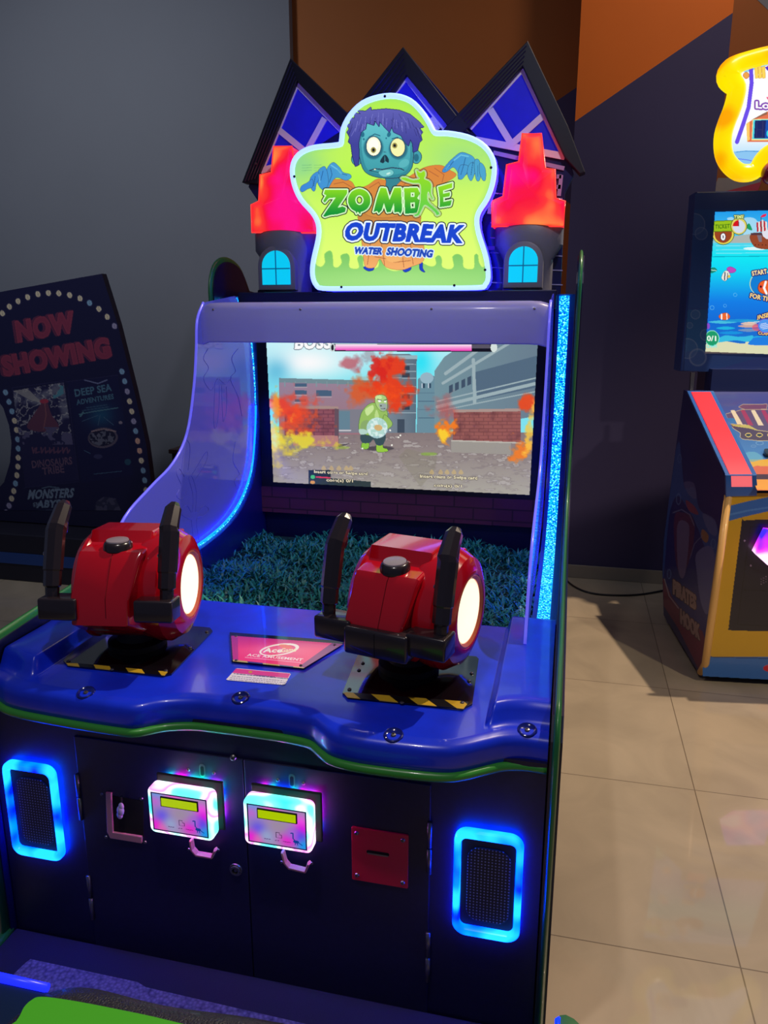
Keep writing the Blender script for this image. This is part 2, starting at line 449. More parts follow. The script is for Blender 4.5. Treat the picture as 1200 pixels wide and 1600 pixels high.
# front panel and the two doors
bm = bmesh.new(); add_box(bm, -1.35, 0.0, 1.452, 1.475, 0.0, 0.712); obj('front_panel', bm, black_panel, cab)
add = lambda *a, **k: obj(*a, **k)
doors = []
for (a, b_, nm) in ((-1.113, -0.6765, 0), (-0.6735, -0.241, 1)):
    d = obj('access_door', box(a, b_, 1.447, 1.4519, 0.022, 0.628, bev=0.0015), black_panel, cab); doors.append(d)
for (dr, pa, pb) in ((0, (121, 1210), (126, 1280)), (0, (137, 1368), (146, 1436)), (1, (672, 1285), (670, 1365)), (1, (669, 1457), (668, 1533))):
    A, B = ony(1.445, *pa), ony(1.445, *pb); A[0] = B[0] = (A[0]+B[0])/2
    bm = tube([A, (A*0.52+B*0.48)], 0.0055, 10); add_tube(bm, [(A*0.48+B*0.52), B], 0.0055, 10)
    obj('hinge', bm, steel, doors[dr], smooth=True)
lk = ony(1.444, 368, 1360)
bm = lathe([(0, 0.004), (0.004, 0.004), (0.0045, 0.0), (0.007, 0.0), (0.0075, 0.007), (0.012, 0.007), (0.0125, 0.003), (0.0155, 0.003), (0.0165, 0)], 28, axis_mtx((lk[0], 1.447, lk[2]), (0, -1, 0)))
obj('key_lock', bm, steel, doors[0], smooth=True)
def screw(p, d, r, parent, name='screw'):
    bm = lathe([(0, 0.35*r), (0.3*r, 0.3*r), (0.34*r, 0.55*r), (0.75*r, 0.45*r), (r, 0)], 14, axis_mtx(p, d))
    return obj(name, bm, steel, parent, smooth=True)
screw(ony(1.447, 364, 1184), (0, -1, 0), 0.008, doors[0])

# plate with keyhole above each card reader, small holes
black_hole = mat('hole_black', rgb(3, 3, 6), 0.9)
for dr, (kx, ky) in ((0, (316, 1204)), (1, (456, 1220))):
    p = ony(1.4465, kx, ky)
    bm = prism([(p[0]+x, p[1], p[2]+z) for x, z in rrect(0, 0, 0.0075, 0.017, 0.0072)], (0, 0.002, 0)); kp = obj('keyhole_plate', bm, steel, doors[dr])
    bm = prism([(p[0]+x, p[1]-0.0008, p[2]+z) for x, z in rrect(0, -0.001, 0.0042, 0.012, 0.004)], (0, 0.001, 0)); obj('keyhole', bm, black_hole, doors[dr])
    for dx, dz in ((-22, -1), (18, 4)):
        screw(ony(1.447, kx+dx, ky+dz), (0, -1, 0), 0.0045, doors[dr])
# opening with the pink angle bracket and the loose plug
bmO = [ony(1.4455, *p) for p in ((172, 1243), (224, 1252), (224, 1308), (172, 1298))]
for p in bmO: p[1] = 1.4455
hole = obj('wiring_opening', prism(bmO, (0, 0.004, 0)), black_hole, doors[0])
br_ = [ony(1.440, *p) for p in ((165, 1239), (173, 1240), (176, 1301), (221, 1308), (221, 1318), (172, 1310), (167, 1300))]
obj('angle_bracket', prism(br_, (0, 0.006, 0), bev=0.001), pink_metal, doors[0])
for p in ((159, 1241), (221, 1248), (166, 1308), (227, 1316)): screw(ony(1.447, *p), (0, -1, 0), 0.0045, doors[0])
pg = ony(1.435, 190, 1262)
bm = tube([(pg[0]+.001, 1.437, pg[2]+0.03), (pg[0], 1.437, pg[2]+0.006)], 0.003, 8); wire = obj('loose_wire', bm, black_plastic, doors[0])
bm = bmesh.new()
for k, (dx, dz, r) in enumerate(((0, 0.004, 0.008), (-0.003, -0.008, 0.011), (-0.006, -0.02, 0.009))):
    bmesh.ops.create_icosphere(bm, subdivisions=2, radius=r, matrix=Matrix.Translation((pg[0]+dx, 1.434, pg[2]+dz)) @ Matrix.Diagonal((0.9, 0.6, 1.3, 1)))
obj('plastic_wrap', bm, mat('clear_wrap', rgb(190, 180, 200), 0.25), doors[0], smooth=True, label='crumpled clear plastic around the plug')

# card readers
RDR = emis('reader_glow', [(0.28, rgb(40, 200, 255)), (0.42, rgb(110, 255, 225)), (0.50, rgb(235, 235, 255)), (0.56, rgb(255, 120, 225)), (0.64, rgb(255, 225, 255)), (0.76, rgb(90, 255, 210))], 15, 1.9, detail=0.3)
SPILL = emis('reader_added_spill', [(0.34, rgb(0, 60, 255)), (0.44, rgb(0, 230, 170)), (0.50, rgb(60, 60, 255)), (0.56, rgb(255, 0, 200)), (0.66, rgb(200, 60, 255))], 16, 75.0, detail=0.3)
def card_reader(dr, pts, keypx, brk):
    P = [ony(1.392, *p) for p in pts]        # face plate corners tl tr br bl
    x0, x1 = (P[0][0]+P[3][0])/2, (P[1][0]+P[2][0])/2; z1, z0 = (P[0][2]+P[1][2])/2, (P[2][2]+P[3][2])/2
    cx, cz = (x0+x1)/2, (z0+z1)/2; hw, hh = (x1-x0)/2, (z1-z0)/2
    out = [(x, 1.397, z) for x, z in rrect(cx, cz, hw+0.010, hh+0.010, 0.014)]
    bk = obj('reader_backplate', box(x0-0.004, x1+0.024, 1.431, 1.438, z0-0.002, z1+0.026, bev=0.003), black_matte, cab)
    bt = [(x, 1.4425, z) for x, z in rrect((x0+x1+0.02)/2, (z0+z1+0.024)/2, (x1-x0+0.028)/2-0.013, (z1-z0+0.028)/2-0.015, 0.012)]
    obj('added_spill_tube', tube(bt, 0.0035, 6, closed=True), SPILL, cab, label='added hidden rainbow tube that spills colour round the card reader')  # added out of sight to throw coloured spill onto the panel
    sh = obj('card_reader', prism(out, (0, 0.034, 0), bev=0.006, seg=3, both=True), RDR, cab, smooth=True, label='glowing rainbow translucent shell of the card reader')
    # printed face: lit from behind, colours of the lamps showing through
    a = Art(0, 0, 120, 90, 1.6)
    a.C[:] = (0.66, 0.58, 0.74)
    for (bx, by, br, bc) in ((10, 4, 22, (.35, .7, .95)), (8, 22, 16, (.78, .45, .85)), (50, 4, 22, (.95, .4, .85)), (22, 55, 18, (.42, .35, .95)), (6, 78, 16, (1, .1, .9)), (22, 82, 12, (.95, .4, .75)), (40, 70, 16, (.62, .68, .85)), (108, 25, 16, (1, .35, .95)), (112, 42, 14, (.98, .1, .95)), (104, 60, 15, (.35, .2, 1.)), (112, 80, 16, (.05, .65, 1.)), (82, 72, 18, (.98, .15, .85)), (90, 55, 14, (.7, .4, .9)), (62, 42, 18, (.66, .58, .68))):
        a.fill(np.exp(-((a.X-bx)**2+(a.Y-by)**2)/(br*br)), bc, 0.95)
    fr = (a.X < 2.6) | (a.X > 117.4) | (a.Y < 2.6) | (a.Y > 87.4); a.fill(fr, (0.05, 0.05, 0.2))
    a.fill(a.line([(58, 58), (58, 70), (69, 70), (69, 64)], 1.2) | a.line([(58, 58), (65, 58), (65, 63), (69, 63)], 1.2), (0.15, 0.1, 0.25))
    for u in (34, 38, 43, 56, 61, 72, 76, 80, 84): a.fill(a.line([(u, 76.5+(u % 3)*0.5), (u+2.6, 76.5)], 1.6), (0.35, 0.15, 0.4), 0.8)
    dino = a.line([(92, 54), (92, 66), (96, 71)], 2.4) | a.ell(98, 73, 6, 3.6) | a.line([(102, 74), (110, 79)], 1.8) | a.line([(96, 74), (96, 80)], 1.8) | a.line([(100, 74), (101, 80)], 1.8) | a.line([(92, 54), (88, 54.5)], 2.6)
    a.fill(dino, (0.05, 0.25, 0.6))
    def pl_(X, Y):
        out_ = np.empty(X.shape+(3,)); out_[..., 0] = x0+(x1-x0)*X/120; out_[..., 1] = 1.3955; out_[..., 2] = z1-(z1-z0)*Y/90; return out_
    fp = a.build('face_plate', pl_, paint_mat('lit_print_reader', 0.85, 0.25, 0.4), sh)
    lx0, lx1, lz0, lz1 = x0+0.2*(x1-x0), x0+0.83*(x1-x0), z0+0.70*(z1-z0), z0+0.90*(z1-z0)
    lcd = obj('display_frame', box(lx0-0.003, lx1+0.003, 1.3925, 1.3958, lz0-0.003, lz1+0.003, bev=0.001), black_matte, sh)
    obj('display', box(lx0, lx1, 1.3915, 1.394, lz0, lz1), mat('lcd_green', rgb(60, 80, 0), 0.3, emit=rgb(178, 205, 0), es=0.9), sh, label='lit yellow-green display window')
    B = [ony(1.425, *p) for p in brk]
    bm = bmesh.new(); add_tube(bm, B, 0.007, 6, flat=(1.3, 0.55)); obj('card_bracket', bm, pink_metal, doors[dr])
    for p in (brk[1], brk[-1]): screw(ony(1.447, p[0]+(-6 if p is brk[1] else 4), p[1]+1), (0, -1, 0), 0.004, doors[dr])
card_reader(0, [(234, 1237), (322, 1253), (325, 1312), (238, 1297)], None, [(299, 1312), (301, 1326), (308, 1334), (332, 1338), (337, 1327)])
card_reader(1, [(385, 1255), (478, 1272), (479, 1331), (386, 1316)], None, [(442, 1330), (446, 1346), (453, 1354), (478, 1360), (483, 1348)])

# red ticket plate
P = [ony(1.443, *p) for p in ((549, 1292), (638, 1306), (636, 1389), (549, 1374))]
x0, x1, z0, z1 = P[0][0], P[1][0], P[3][2], P[0][2]
rp = obj('ticket_plate', prism([(x, 1.443, z) for x, z in rrect((x0+x1)/2, (z0+z1)/2, (x1-x0)/2, (z1-z0)/2, 0.003)], (0, 0.004, 0), bev=0.001), mat('red_plate', rgb(215, 12, 66), 0.4), cab, label='red plate with a card slot')
sx, sz = (x0+x1)/2-0.004, (z0+z1)/2+0.012
obj('card_slot', prism([(x, 1.4415, z) for x, z in rrect(sx, sz, 0.026, 0.004, 0.0039)], (0, 0.003, 0)), black_hole, rp)
obj('slot_lip', prism([(x, 1.441, z) for x, z in rrect(sx, sz-0.0035, 0.024, 0.0018, 0.0017)], (0, 0.003, 0)), steel, rp)
for x in (x0+0.012, x1-0.012):
    for z in (z0+0.014, z1-0.014): screw((x, 1.4428, z), (0, -1, 0), 0.0055, rp)

# speakers with blue light rings
def grille_mat():
    M = mat('speaker_grille', rgb(8, 8, 14), 0.5); nt = M.node_tree; b = nt.nodes['Principled BSDF']
    tc = nt.nodes.new('ShaderNodeTexCoord'); s = nt.nodes.new('ShaderNodeSeparateXYZ'); nt.links.new(tc.outputs['Object'], s.inputs[0])
    outs = []
    for ax in (0, 2):
        mm = nt.nodes.new('ShaderNodeMath'); mm.operation = 'MULTIPLY'; mm.inputs[1].default_value = 2*PI/0.0075; nt.links.new(s.outputs[ax], mm.inputs[0])
        sn = nt.nodes.new('ShaderNodeMath'); sn.operation = 'SINE'; nt.links.new(mm.outputs[0], sn.inputs[0]); outs.append(sn)
    ad = nt.nodes.new('ShaderNodeMath'); ad.operation = 'ADD'; nt.links.new(outs[0].outputs[0], ad.inputs[0]); nt.links.new(outs[1].outputs[0], ad.inputs[1])
    g = nt.nodes.new('ShaderNodeMath'); g.operation = 'GREATER_THAN'; g.inputs[1].default_value = 1.1; nt.links.new(ad.outputs[0], g.inputs[0])
    mx = nt.nodes.new('ShaderNodeMix'); mx.data_type = 'RGBA'; mx.inputs[6].default_value = (*rgb(12, 12, 24), 1); mx.inputs[7].default_value = (*rgb(120, 125, 170), 1)
    nt.links.new(g.outputs[0], mx.inputs[0]); nt.links.new(mx.outputs[2], b.inputs['Base Color'])
    return M
GR = grille_mat()
BLUE_RING = emis('blue_ring_light', [(0.33, rgb(0, 12, 255)), (0.46, rgb(0, 66, 255)), (0.62, rgb(12, 104, 255))], 14, 6.5, detail=1.0)
for cx in (-1.2425, -0.112):
    cz, hw, hh = 0.409, 0.074, 0.134
    out = rrect(cx, cz, hw, hh, 0.030, 7); inn = rrect(cx, cz, hw-0.015, hh-0.022, 0.014, 7)
    sp = obj('speaker', prism([(x, 1.440, z) for x, z in inn], (0, 0.013, 0), bev=0.002), black_matte, cab)
    bm = bmesh.new(); n = len(out)
    L = [[bm.verts.new((x, y, z)) for x, z in pts] for pts, y in ((rrect(cx, cz, hw-0.014, hh-0.014, 0.018, 7), 1.4445), (out, 1.4435), (rrect(cx, cz, hw, hh, 0.03, 7), 1.433), (rrect(cx, cz, hw-0.004, hh-0.004, 0.027, 7), 1.428), (rrect(cx, cz, hw-0.012, hh-0.018, 0.017, 7), 1.428), (inn, 1.434), (inn, 1.4515))]
    for A, B in zip(L, L[1:]):
        for k in range(n): bm.faces.new((A[k], A[(k+1) % n], B[(k+1) % n], B[k]))
    bmesh.ops.recalc_face_normals(bm, faces=bm.faces[:])
    obj('ring_light', bm, BLUE_RING, sp, smooth=True, label='glowing blue rounded light ring')
    obj('added_spill_tube', tube([(x, 1.4475, z) for x, z in rrect(cx, cz, hw-0.007, hh-0.007, 0.024, 7)], 0.003, 6, closed=True), mat('ring_added_spill', rgb(0, 10, 255), 0.3, emit=(0.0, 0.015, 1.0), es=60.0), sp, label='added hidden deep blue tube for the halo round the ring')  # extra unseen tube, added for the blue halo on the panel
    obj('grille', prism([(x, 1.4375, z) for x, z in rrect(cx+0.002, cz-0.003, hw-0.027, hh-0.040, 0.03, 6)], (0, 0.003, 0), bev=0.001), GR, sp)

# ---- blue control deck with its wavy green-trimmed front lip
FRONT = [(-1.352, 1.452), (-1.31, 1.44), (-1.24, 1.412), (-1.096, 1.398), (-.95, 1.392), (-.904, 1.398), (-.858, 1.432), (-.80, 1.452), (-.737, 1.455), (-.62, 1.454), (-.566, 1.451), (-.51, 1.441), (-.475, 1.412), (-.442, 1.389), (-.383, 1.378), (-.28, 1.378), (-.205, 1.384), (-.165, 1.400), (-.123, 1.430), (-.09, 1.452), (-.05, 1.462), (.0, 1.461)]
fx = np.array([p[0] for p in smooth_pts(FRONT, 8, False)]); fy = np.array([p[1] for p in smooth_pts(FRONT, 8, False)])
def yf(x): return float(np.interp(x, fx, fy))
def sstep(a, b, v):
    t = min(1, max(0, (v-a)/(b-a))); return t*t*(3-2*t)
ZD, YB = 0.762, 2.045
xs = sorted(set(list(np.linspace(-1.35, 0.0, 120))+[x+d for x in (-1.225, -0.125) for d in (-.012, -.009, -.006, -.003, 0, .003, .006, .009, .012)]))
def deck_z(x, y):
    blk = max(sstep(-0.135, -0.115, x), 1-sstep(-1.235, -1.215, x))
    rim = 1-sstep(-0.012, 0.0, -x) if x > -0.5 else 1-sstep(0, 0.012, x+1.35)
    return ZD+0.042*blk*sstep(yf(x)+0.05, yf(x)+0.085, y)*(1-sstep(YB-0.02, YB, y))-0.006*rim
bm = bmesh.new(); rows = []
for x in xs:
    y0 = yf(x); col = [(y0+0.06, 0.698), (y0+0.004, 0.699), (y0, 0.703), (y0-0.001, 0.72), (y0+0.001, 0.738)]
    for k in range(1, 6):
        a = k/5*PI/2; col.append((y0+0.001+0.024*(1-math.cos(a)), 0.738+0.022*math.sin(a)))
    ys = [y0+0.03+d for d in (0.0, 0.008, 0.02, 0.03, 0.04, 0.05, 0.06)]+list(np.linspace(y0+0.11, YB-0.03, 10))+[YB-0.02, YB-0.015, YB-0.01, YB-0.005, YB]
    col += [(y, deck_z(x, y)) for y in ys]+[(YB, 0.62)]
    rows.append([bm.verts.new((x, y, z)) for y, z in col])
for A, B in zip(rows, rows[1:]):
    for k in range(len(A)-1): bm.faces.new((A[k], B[k], B[k+1], A[k+1]))
deck = obj('control_deck', bm, blue_shell, cab, smooth=math.radians(50))
tr = [(x, y-0.003, 0.695) for x, y in zip(fx[::2], fy[::2])]
obj('deck_trim', tube(tr, 0.010, 10, flat=(1.0, 1.0)), mat('bright_green_trim', rgb(58, 150, 52), 0.35, coat=0.3), deck, smooth=True, label='green edge trim')
blue_recess = mat('blue_recess', rgb(8, 22, 120), 0.15, coat=0.8)
for p in ((110, 1103), (365, 1105), (610, 1162), (822, 1158)):
    q = onz(0.758, *p); q[1] = yf(q[0])+0.03; q[2] = 0.7615
    cup = obj('screw_recess', lathe([(0, -0.0005), (0.013, -0.0005), (0.017, 0.002), (0.0185, 0.003), (0.0205, 0.002), (0.022, -0.001)], 24, axis_mtx(q, (0, -0.25, 1))), blue_recess, cab, smooth=True)
    screw(q, (0, -0.25, 1), 0.006, cup)

# gun turntable plates with hazard stripes
def hazard_mat():
    M = mat('hazard_stripe', rgb(200, 160, 30), 0.35); nt = M.node_tree; b = nt.nodes['Principled BSDF']
    tc = nt.nodes.new('ShaderNodeTexCoord'); s = nt.nodes.new('ShaderNodeSeparateXYZ'); nt.links.new(tc.outputs['Object'], s.inputs[0])
    ad = nt.nodes.new('ShaderNodeMath'); ad.operation = 'ADD'; nt.links.new(s.outputs[0], ad.inputs[0]); nt.links.new(s.outputs[1], ad.inputs[1])
    pm = nt.nodes.new('ShaderNodeMath'); pm.operation = 'PINGPONG'; pm.inputs[1].default_value = 0.045; nt.links.new(ad.outputs[0], pm.inputs[0])
    g = nt.nodes.new('ShaderNodeMath'); g.operation = 'GREATER_THAN'; g.inputs[1].default_value = 0.0225; nt.links.new(pm.outputs[0], g.inputs[0])
    mx = nt.nodes.new('ShaderNodeMix'); mx.data_type = 'RGBA'; mx.inputs[6].default_value = (*rgb(10, 10, 16), 1); mx.inputs[7].default_value = (*rgb(205, 165, 40), 1)
    nt.links.new(g.outputs[0], mx.inputs[0]); nt.links.new(mx.outputs[2], b.inputs['Base Color'])
    return M
HZ = hazard_mat()
def plate(pts, stripe, screws):
    P = [onz(ZD+0.004, *p) for p in pts]
    for p in P: p[2] = ZD
    pt = obj('gun_base_plate', prism(P, (0, 0, 0.005), bev=0.0015), dark_gloss, cab)
    S = [onz(ZD+0.005, *p) for p in stripe]
    for p in S: p[2] = ZD+0.0045
    obj('hazard_strip', prism(S, (0, 0, 0.0014)), HZ, pt, label='black and yellow striped edge')
    for s_ in screws:
        p = onz(ZD+0.006, *s_); p[2] = ZD+0.006; screw(p, (0, 0, 1), 0.005, pt)
plate([(99, 1032), (105, 1040), (255, 1056), (268, 1053), (332, 986), (328, 981), (170, 968), (160, 972)], [(103, 1036), (126, 1037), (262, 1050), (257, 1056), (106, 1040)], [(107, 1033), (259, 1048), (297, 1012), (323, 987), (175, 1046)])
plate([(535, 1083), (543, 1089), (722, 1108), (738, 1100), (748, 1030), (744, 1026), (570, 1012), (562, 1016)], [(537, 1083), (542, 1082), (733, 1097), (724, 1108), (543, 1090)], [(546, 1077), (561, 1047), (567, 1036), (722, 1098), (628, 1098), (733, 1064), (737, 1052)])

# pink lit information window and sticker on the deck
def onplane_z(z): return placer((0, 0, z), (0, 0, 1.0))
pts = [(359, 991), (540, 1005), (475, 1046), (362, 1035)]
P = [onz(ZD, *p) for p in pts]
fr = obj('lit_nameplate', prism(P, (0, 0, 0.006), bev=0.0015), dark_gloss, cab)
a = Art(355, 985, 545, 1050, 3.0, (0.9, 0.12, 0.45), (300, 940), 4)
a.C[:] = a.vgrad(210, (0.72, 0.1, 0.5), 300, (0.96, 0.16, 0.42))
a.fill(np.exp(-((a.X-540)/190)**2-((a.Y-305)/40)**2), (1.0, 0.55, 0.62), 0.7)
e = a.ell(545, 300, 125, 36, -8) & ~a.ell(540, 302, 108, 28, -8); a.fill(e, (1, 0.9, 0.85))
a.fill(a.text('Ace', (440, 318), (560, 318), (455, 290), 0.03), (1, 0.95, 0.9)); a.fill(a.text('Game', (555, 318), (650, 312), (560, 292), 0.02), (1, 0.9, 0.7))
a.fill(a.ell(585, 280, 42, 12, 10), (1, 0.5, 0.3), 0.7)
a.fill(a.text('ACE AMUSEMENT', (342, 340), (688, 372), (350, 324), 0.02), (1, 0.85, 0.85))
for u in range(332, 680, 9): a.fill(a.line([(u, 348+0.095*(u-332)), (u+6, 349+0.095*(u-332))], 5), (1, 0.6, 0.7), 0.9)
a.fill(a.poly([(237, 208), (286, 212), (290, 382), (250, 380)]), (0.5, 0.1, 0.5), 0.5)
a.fill(a.poly([(880, 255), (955, 262), (700, 420), (670, 405)]), (0.35, 0.05, 0.4), 0.7)
for k, (u, v) in enumerate(((250, 345), (345, 440), (440, 545), (545, 630), (630, 700))):
    a.fill(a.poly([(u, 362+0.11*(u-250)), (v, 362+0.11*(v-250)), (v+12, 380+0.1*(v-250)), (u+10, 380+0.1*(u-250))]), (0.72, 0.6, 0.3) if k % 2 == 0 else (0.15, 0.12, 0.4))
clip = a.poly([((x-300)*4, (y-940)*4) for x, y in ((361, 993), (536, 1006), (474, 1044), (364, 1033))])
a.build('nameplate_print', onplane_z(ZD+0.0066), paint_mat('lit_print_nameplate', 0.9, 0.15, 0.6), fr, clip)
for p in ((369, 994), (523, 1008), (369, 1032), (470, 1040)):
    q = onz(ZD+0.0065, *p); q[2] = ZD+0.0065; screw(q, (0, 0, 1), 0.0045, fr)
a = Art(350, 1040, 458, 1074, 4.0, (0.95, 0.93, 0.97), (300, 940), 4)
st = [(213, 486), (275, 418), (283, 416), (612, 447), (617, 453), (583, 516), (573, 521), (222, 490)]
a.fill(a.poly([(250, 445), (275, 418), (615, 450), (600, 478)]), (0.92, 0.25, 0.6))
a.fill(a.ell(365, 440, 12, 8), (0.85, 0.6, 0.2)); 
random.seed(3)
for k, (u0, u1, wd, c_) in enumerate(((392, 520, 7, (0.55, 0.25, 0.5)), (262, 600, 6, (0.3, 0.28, 0.45)), (250, 590, 4, (0.42, 0.4, 0.55)), (240, 578, 4, (0.42, 0.4, 0.55)), (235, 570, 4, (0.42, 0.4, 0.55)))):
    u = u0
    while u < u1:
        g = random.uniform(5, 18); y_ = (446, 450, 466, 477, 488)[k]+0.095*(u-260)
        a.fill(a.line([(u, y_), (u+g, y_+0.09*g)], wd*random.uniform(.7, 1)), c_, 0.85); u += g+random.uniform(5, 9)
a.build('notice_sticker', onplane_z(ZD+0.0012), paint_mat('print_gloss', 0, 0.3, 0.3), deck, a.poly(st))

# ---- side boards, inner side boxes with the glitter light strips, side glass
LED = [(2.06, 0.775), (2.25, 0.775), (2.55, 0.785), (2.75, 0.81), (2.90, 0.865), (3.01, 0.96), (3.06, 1.08), (3.09, 1.25), (3.085, 1.44), (3.05, 1.59), (2.94, 1.69)]
LEDs = [tuple(p) for p in smooth_pts(LED, 6, False)]
bodyback = 3.5
board_prof = [(1.432, 0.0), (1.432, 0.775), (1.47, 0.815), (1.75, 0.835), (2.02, 0.85), (2.35, 0.86), (2.62, 0.90), (2.80, 1.00), (2.90, 1.15), (2.92, 1.35), (2.88, 1.55), (2.85, 1.70), (2.89, 1.79), (2.99, 1.825), (3.12, 1.80), (3.20, 1.72), (bodyback, 1.70), (bodyback, 0.0)]
sb = board_prof[:3]+[tuple(p) for p in smooth_pts(board_prof[2:16], 5, False)][1:]+board_prof[16:]
navy_glow = mat('side_box_blue', rgb(16, 26, 120), 0.35, coat=0.2)
glit = emis('glitter_light', [(0.36, rgb(0, 40, 190)), (0.47, rgb(0, 110, 225)), (0.56, rgb(0, 165, 215)), (0.66, rgb(120, 225, 235))], 170, 2.4, detail=2.0)
glit_low = glit
acr = mat('side_glass', rgb(120, 125, 235), 0.08, coat=1.0, emit=rgb(112, 112, 205), es=0.36)  # even emission stands in for strip light scattered in the plastic
def see_through(M, col, fac, rough, transl=0.6):
    nt = M.node_tree; b = nt.nodes['Principled BSDF']; out = nt.nodes['Material Output']
    t = nt.nodes.new('ShaderNodeBsdfTransparent'); t.inputs[0].default_value = (0.75, 0.8, 1.0, 1)
    tl = nt.nodes.new('ShaderNodeBsdfTranslucent'); tl.inputs[0].default_value = (*col, 1)
    m1 = nt.nodes.new('ShaderNodeMixShader'); m1.inputs[0].default_value = transl
    nt.links.new(b.outputs[0], m1.inputs[1]); nt.links.new(tl.outputs[0], m1.inputs[2])
    m2 = nt.nodes.new('ShaderNodeMixShader'); m2.inputs[0].default_value = fac
    nt.links.new(m1.outputs[0], m2.inputs[1]); nt.links.new(t.outputs[0], m2.inputs[2]); nt.links.new(m2.outputs[0], out.inputs[0])
see_through(acr, rgb(90, 95, 240), 0.28, 0.1, 0.45)
edge_l = mat('glass_edge_light', rgb(110, 110, 230), 0.2, emit=rgb(95, 90, 225), es=0.75)
acr_front = [(2.60, 1.66), (2.545, 1.60), (2.525, 1.50), (2.49, 1.37), (2.42, 1.22), (2.31, 1.135), (2.16, 1.085), (2.0, 1.025), (1.90, 0.93), (1.84, 0.805)]
af = [tuple(p) for p in smooth_pts(acr_front, 5, False)]
for side in (-1, 1):
    mx = lambda x: x if side > 0 else 2*XC-x
    sgn = 1 if side > 0 else -1
    bd = obj('side_board', prism([(mx(0.004), y, z) for y, z in sb], (0.024*sgn, 0, 0)), navy_board, cab, label='dark blue outer side board')
    tp = [(mx(0.016), y-0.002, z+0.001) for y, z in sb[:-2]]
    obj('edge_trim', tube([(tp[0][0], tp[0][1], 0.0)]+tp[1:], 0.0125, 10, flat=(1.5, 0.6)), green_trim, bd, smooth=True, label='rounded green edge trim')
    ins = [(y+0.004, z) for y, z in LEDs]+[(bodyback, 1.69), (bodyback, 0.4), (2.06, 0.4)]
    sbx = obj('side_box', prism([(mx(-0.066), y, z) for y, z in ins], (0.069*sgn, 0, 0)), navy_glow, cab, label='blue inner side wall')
    bm = bmesh.new(); rows = []
    for i, (y, z) in enumerate(LEDs):
        p, q = LEDs[max(i-1, 0)], LEDs[min(i+1, len(LEDs)-1)]
        t = Vector((0, q[0]-p[0], q[1]-p[1])).normalized(); nrm = Vector((0, -t.z, t.y))
        c0 = Vector((0, y, z))+nrm*0.003; c1 = c0+nrm*0.004
        xa, xb = mx(-0.052), mx(-0.016)
        rows.append([bm.verts.new((xa, c0.y, c0.z)), bm.verts.new((xa, c1.y, c1.z)), bm.verts.new((xb, c1.y, c1.z)), bm.verts.new((xb, c0.y, c0.z))])
    for A, B in zip(rows, rows[1:]):
        for k in range(3): bm.faces.new((A[k], A[k+1], B[k+1], B[k]))
    bmesh.ops.recalc_face_normals(bm, faces=bm.faces[:])
    obj('light_strip', bm, glit, sbx, label='glittering blue light strip')
    gp = af+[(1.86, 0.803), (2.06, 0.803)]+[(y-0.05-0.02*min(1, max(0, (z-0.8)*5)), z+0.03*(z < 1.0)) for y, z in LEDs[8:]]
    gl = obj('side_glass', prism([(mx(-0.074), y, z) for y, z in gp], (0.004*sgn, 0, 0)), acr, cab, label='frosted clear plastic side screen')
    obj('lit_edge', tube([(mx(-0.072), y, z) for y, z in af], 0.0045, 6), edge_l, gl, smooth=True, label='glowing violet edge of the plastic')
    lo = [(y-0.085, z+0.035) for y, z in LEDs if z < 1.25 and y > 2.3]
    obj('added_glow_tube', tube([(mx(-0.086), y, z) for y, z in lo], 0.0035, 8), mat('added_glow_blue', rgb(0, 0, 255), 0.3, emit=(0.0, 0.02, 1.0), es=26.0), sbx, smooth=True, label='added deep blue tube standing in for the strip glow on the side screen')  # added tube, brings the blue strip glow onto the glass
    if side < 0:   # engraved tentacle lines
        eng = mat('engraving', rgb(110, 110, 220), 0.4)
        for pts in (((299, 812), (286, 806), (284, 796), (292, 790), (300, 800), (301, 772), (295, 748), (300, 745), (307, 770), (306, 800), (318, 790), (326, 796), (318, 806), (307, 812), (312, 850), (316, 880), (310, 888), (304, 860), (299, 812)),
                    ((283, 742), (288, 700), (292, 688), (297, 700), (294, 735)), ((300, 742), (318, 712), (324, 706), (322, 722), (306, 748)), ((283, 756), (276, 740), (280, 732), (288, 745)), ((280, 765), (276, 775), (284, 780), (292, 768)),
                    ((325, 545), (318, 560), (326, 575), (318, 592), (330, 610), (340, 592), (352, 600), (362, 590)), ((372, 545), (362, 560), (368, 580), (360, 592), (372, 620), (378, 650)), ((336, 600), (334, 660), (338, 668), (342, 640), (343, 602)), ((346, 602), (348, 650), (350, 658), (354, 640), (354, 604)),
                    ((368, 690), (364, 720), (374, 740), (366, 752), (372, 765))):
            L = [onx(-1.2755, *p) for p in pts]
            obj('engraved_line', tube(smooth_pts(L, 4, False), 0.0009, 5), eng, gl)

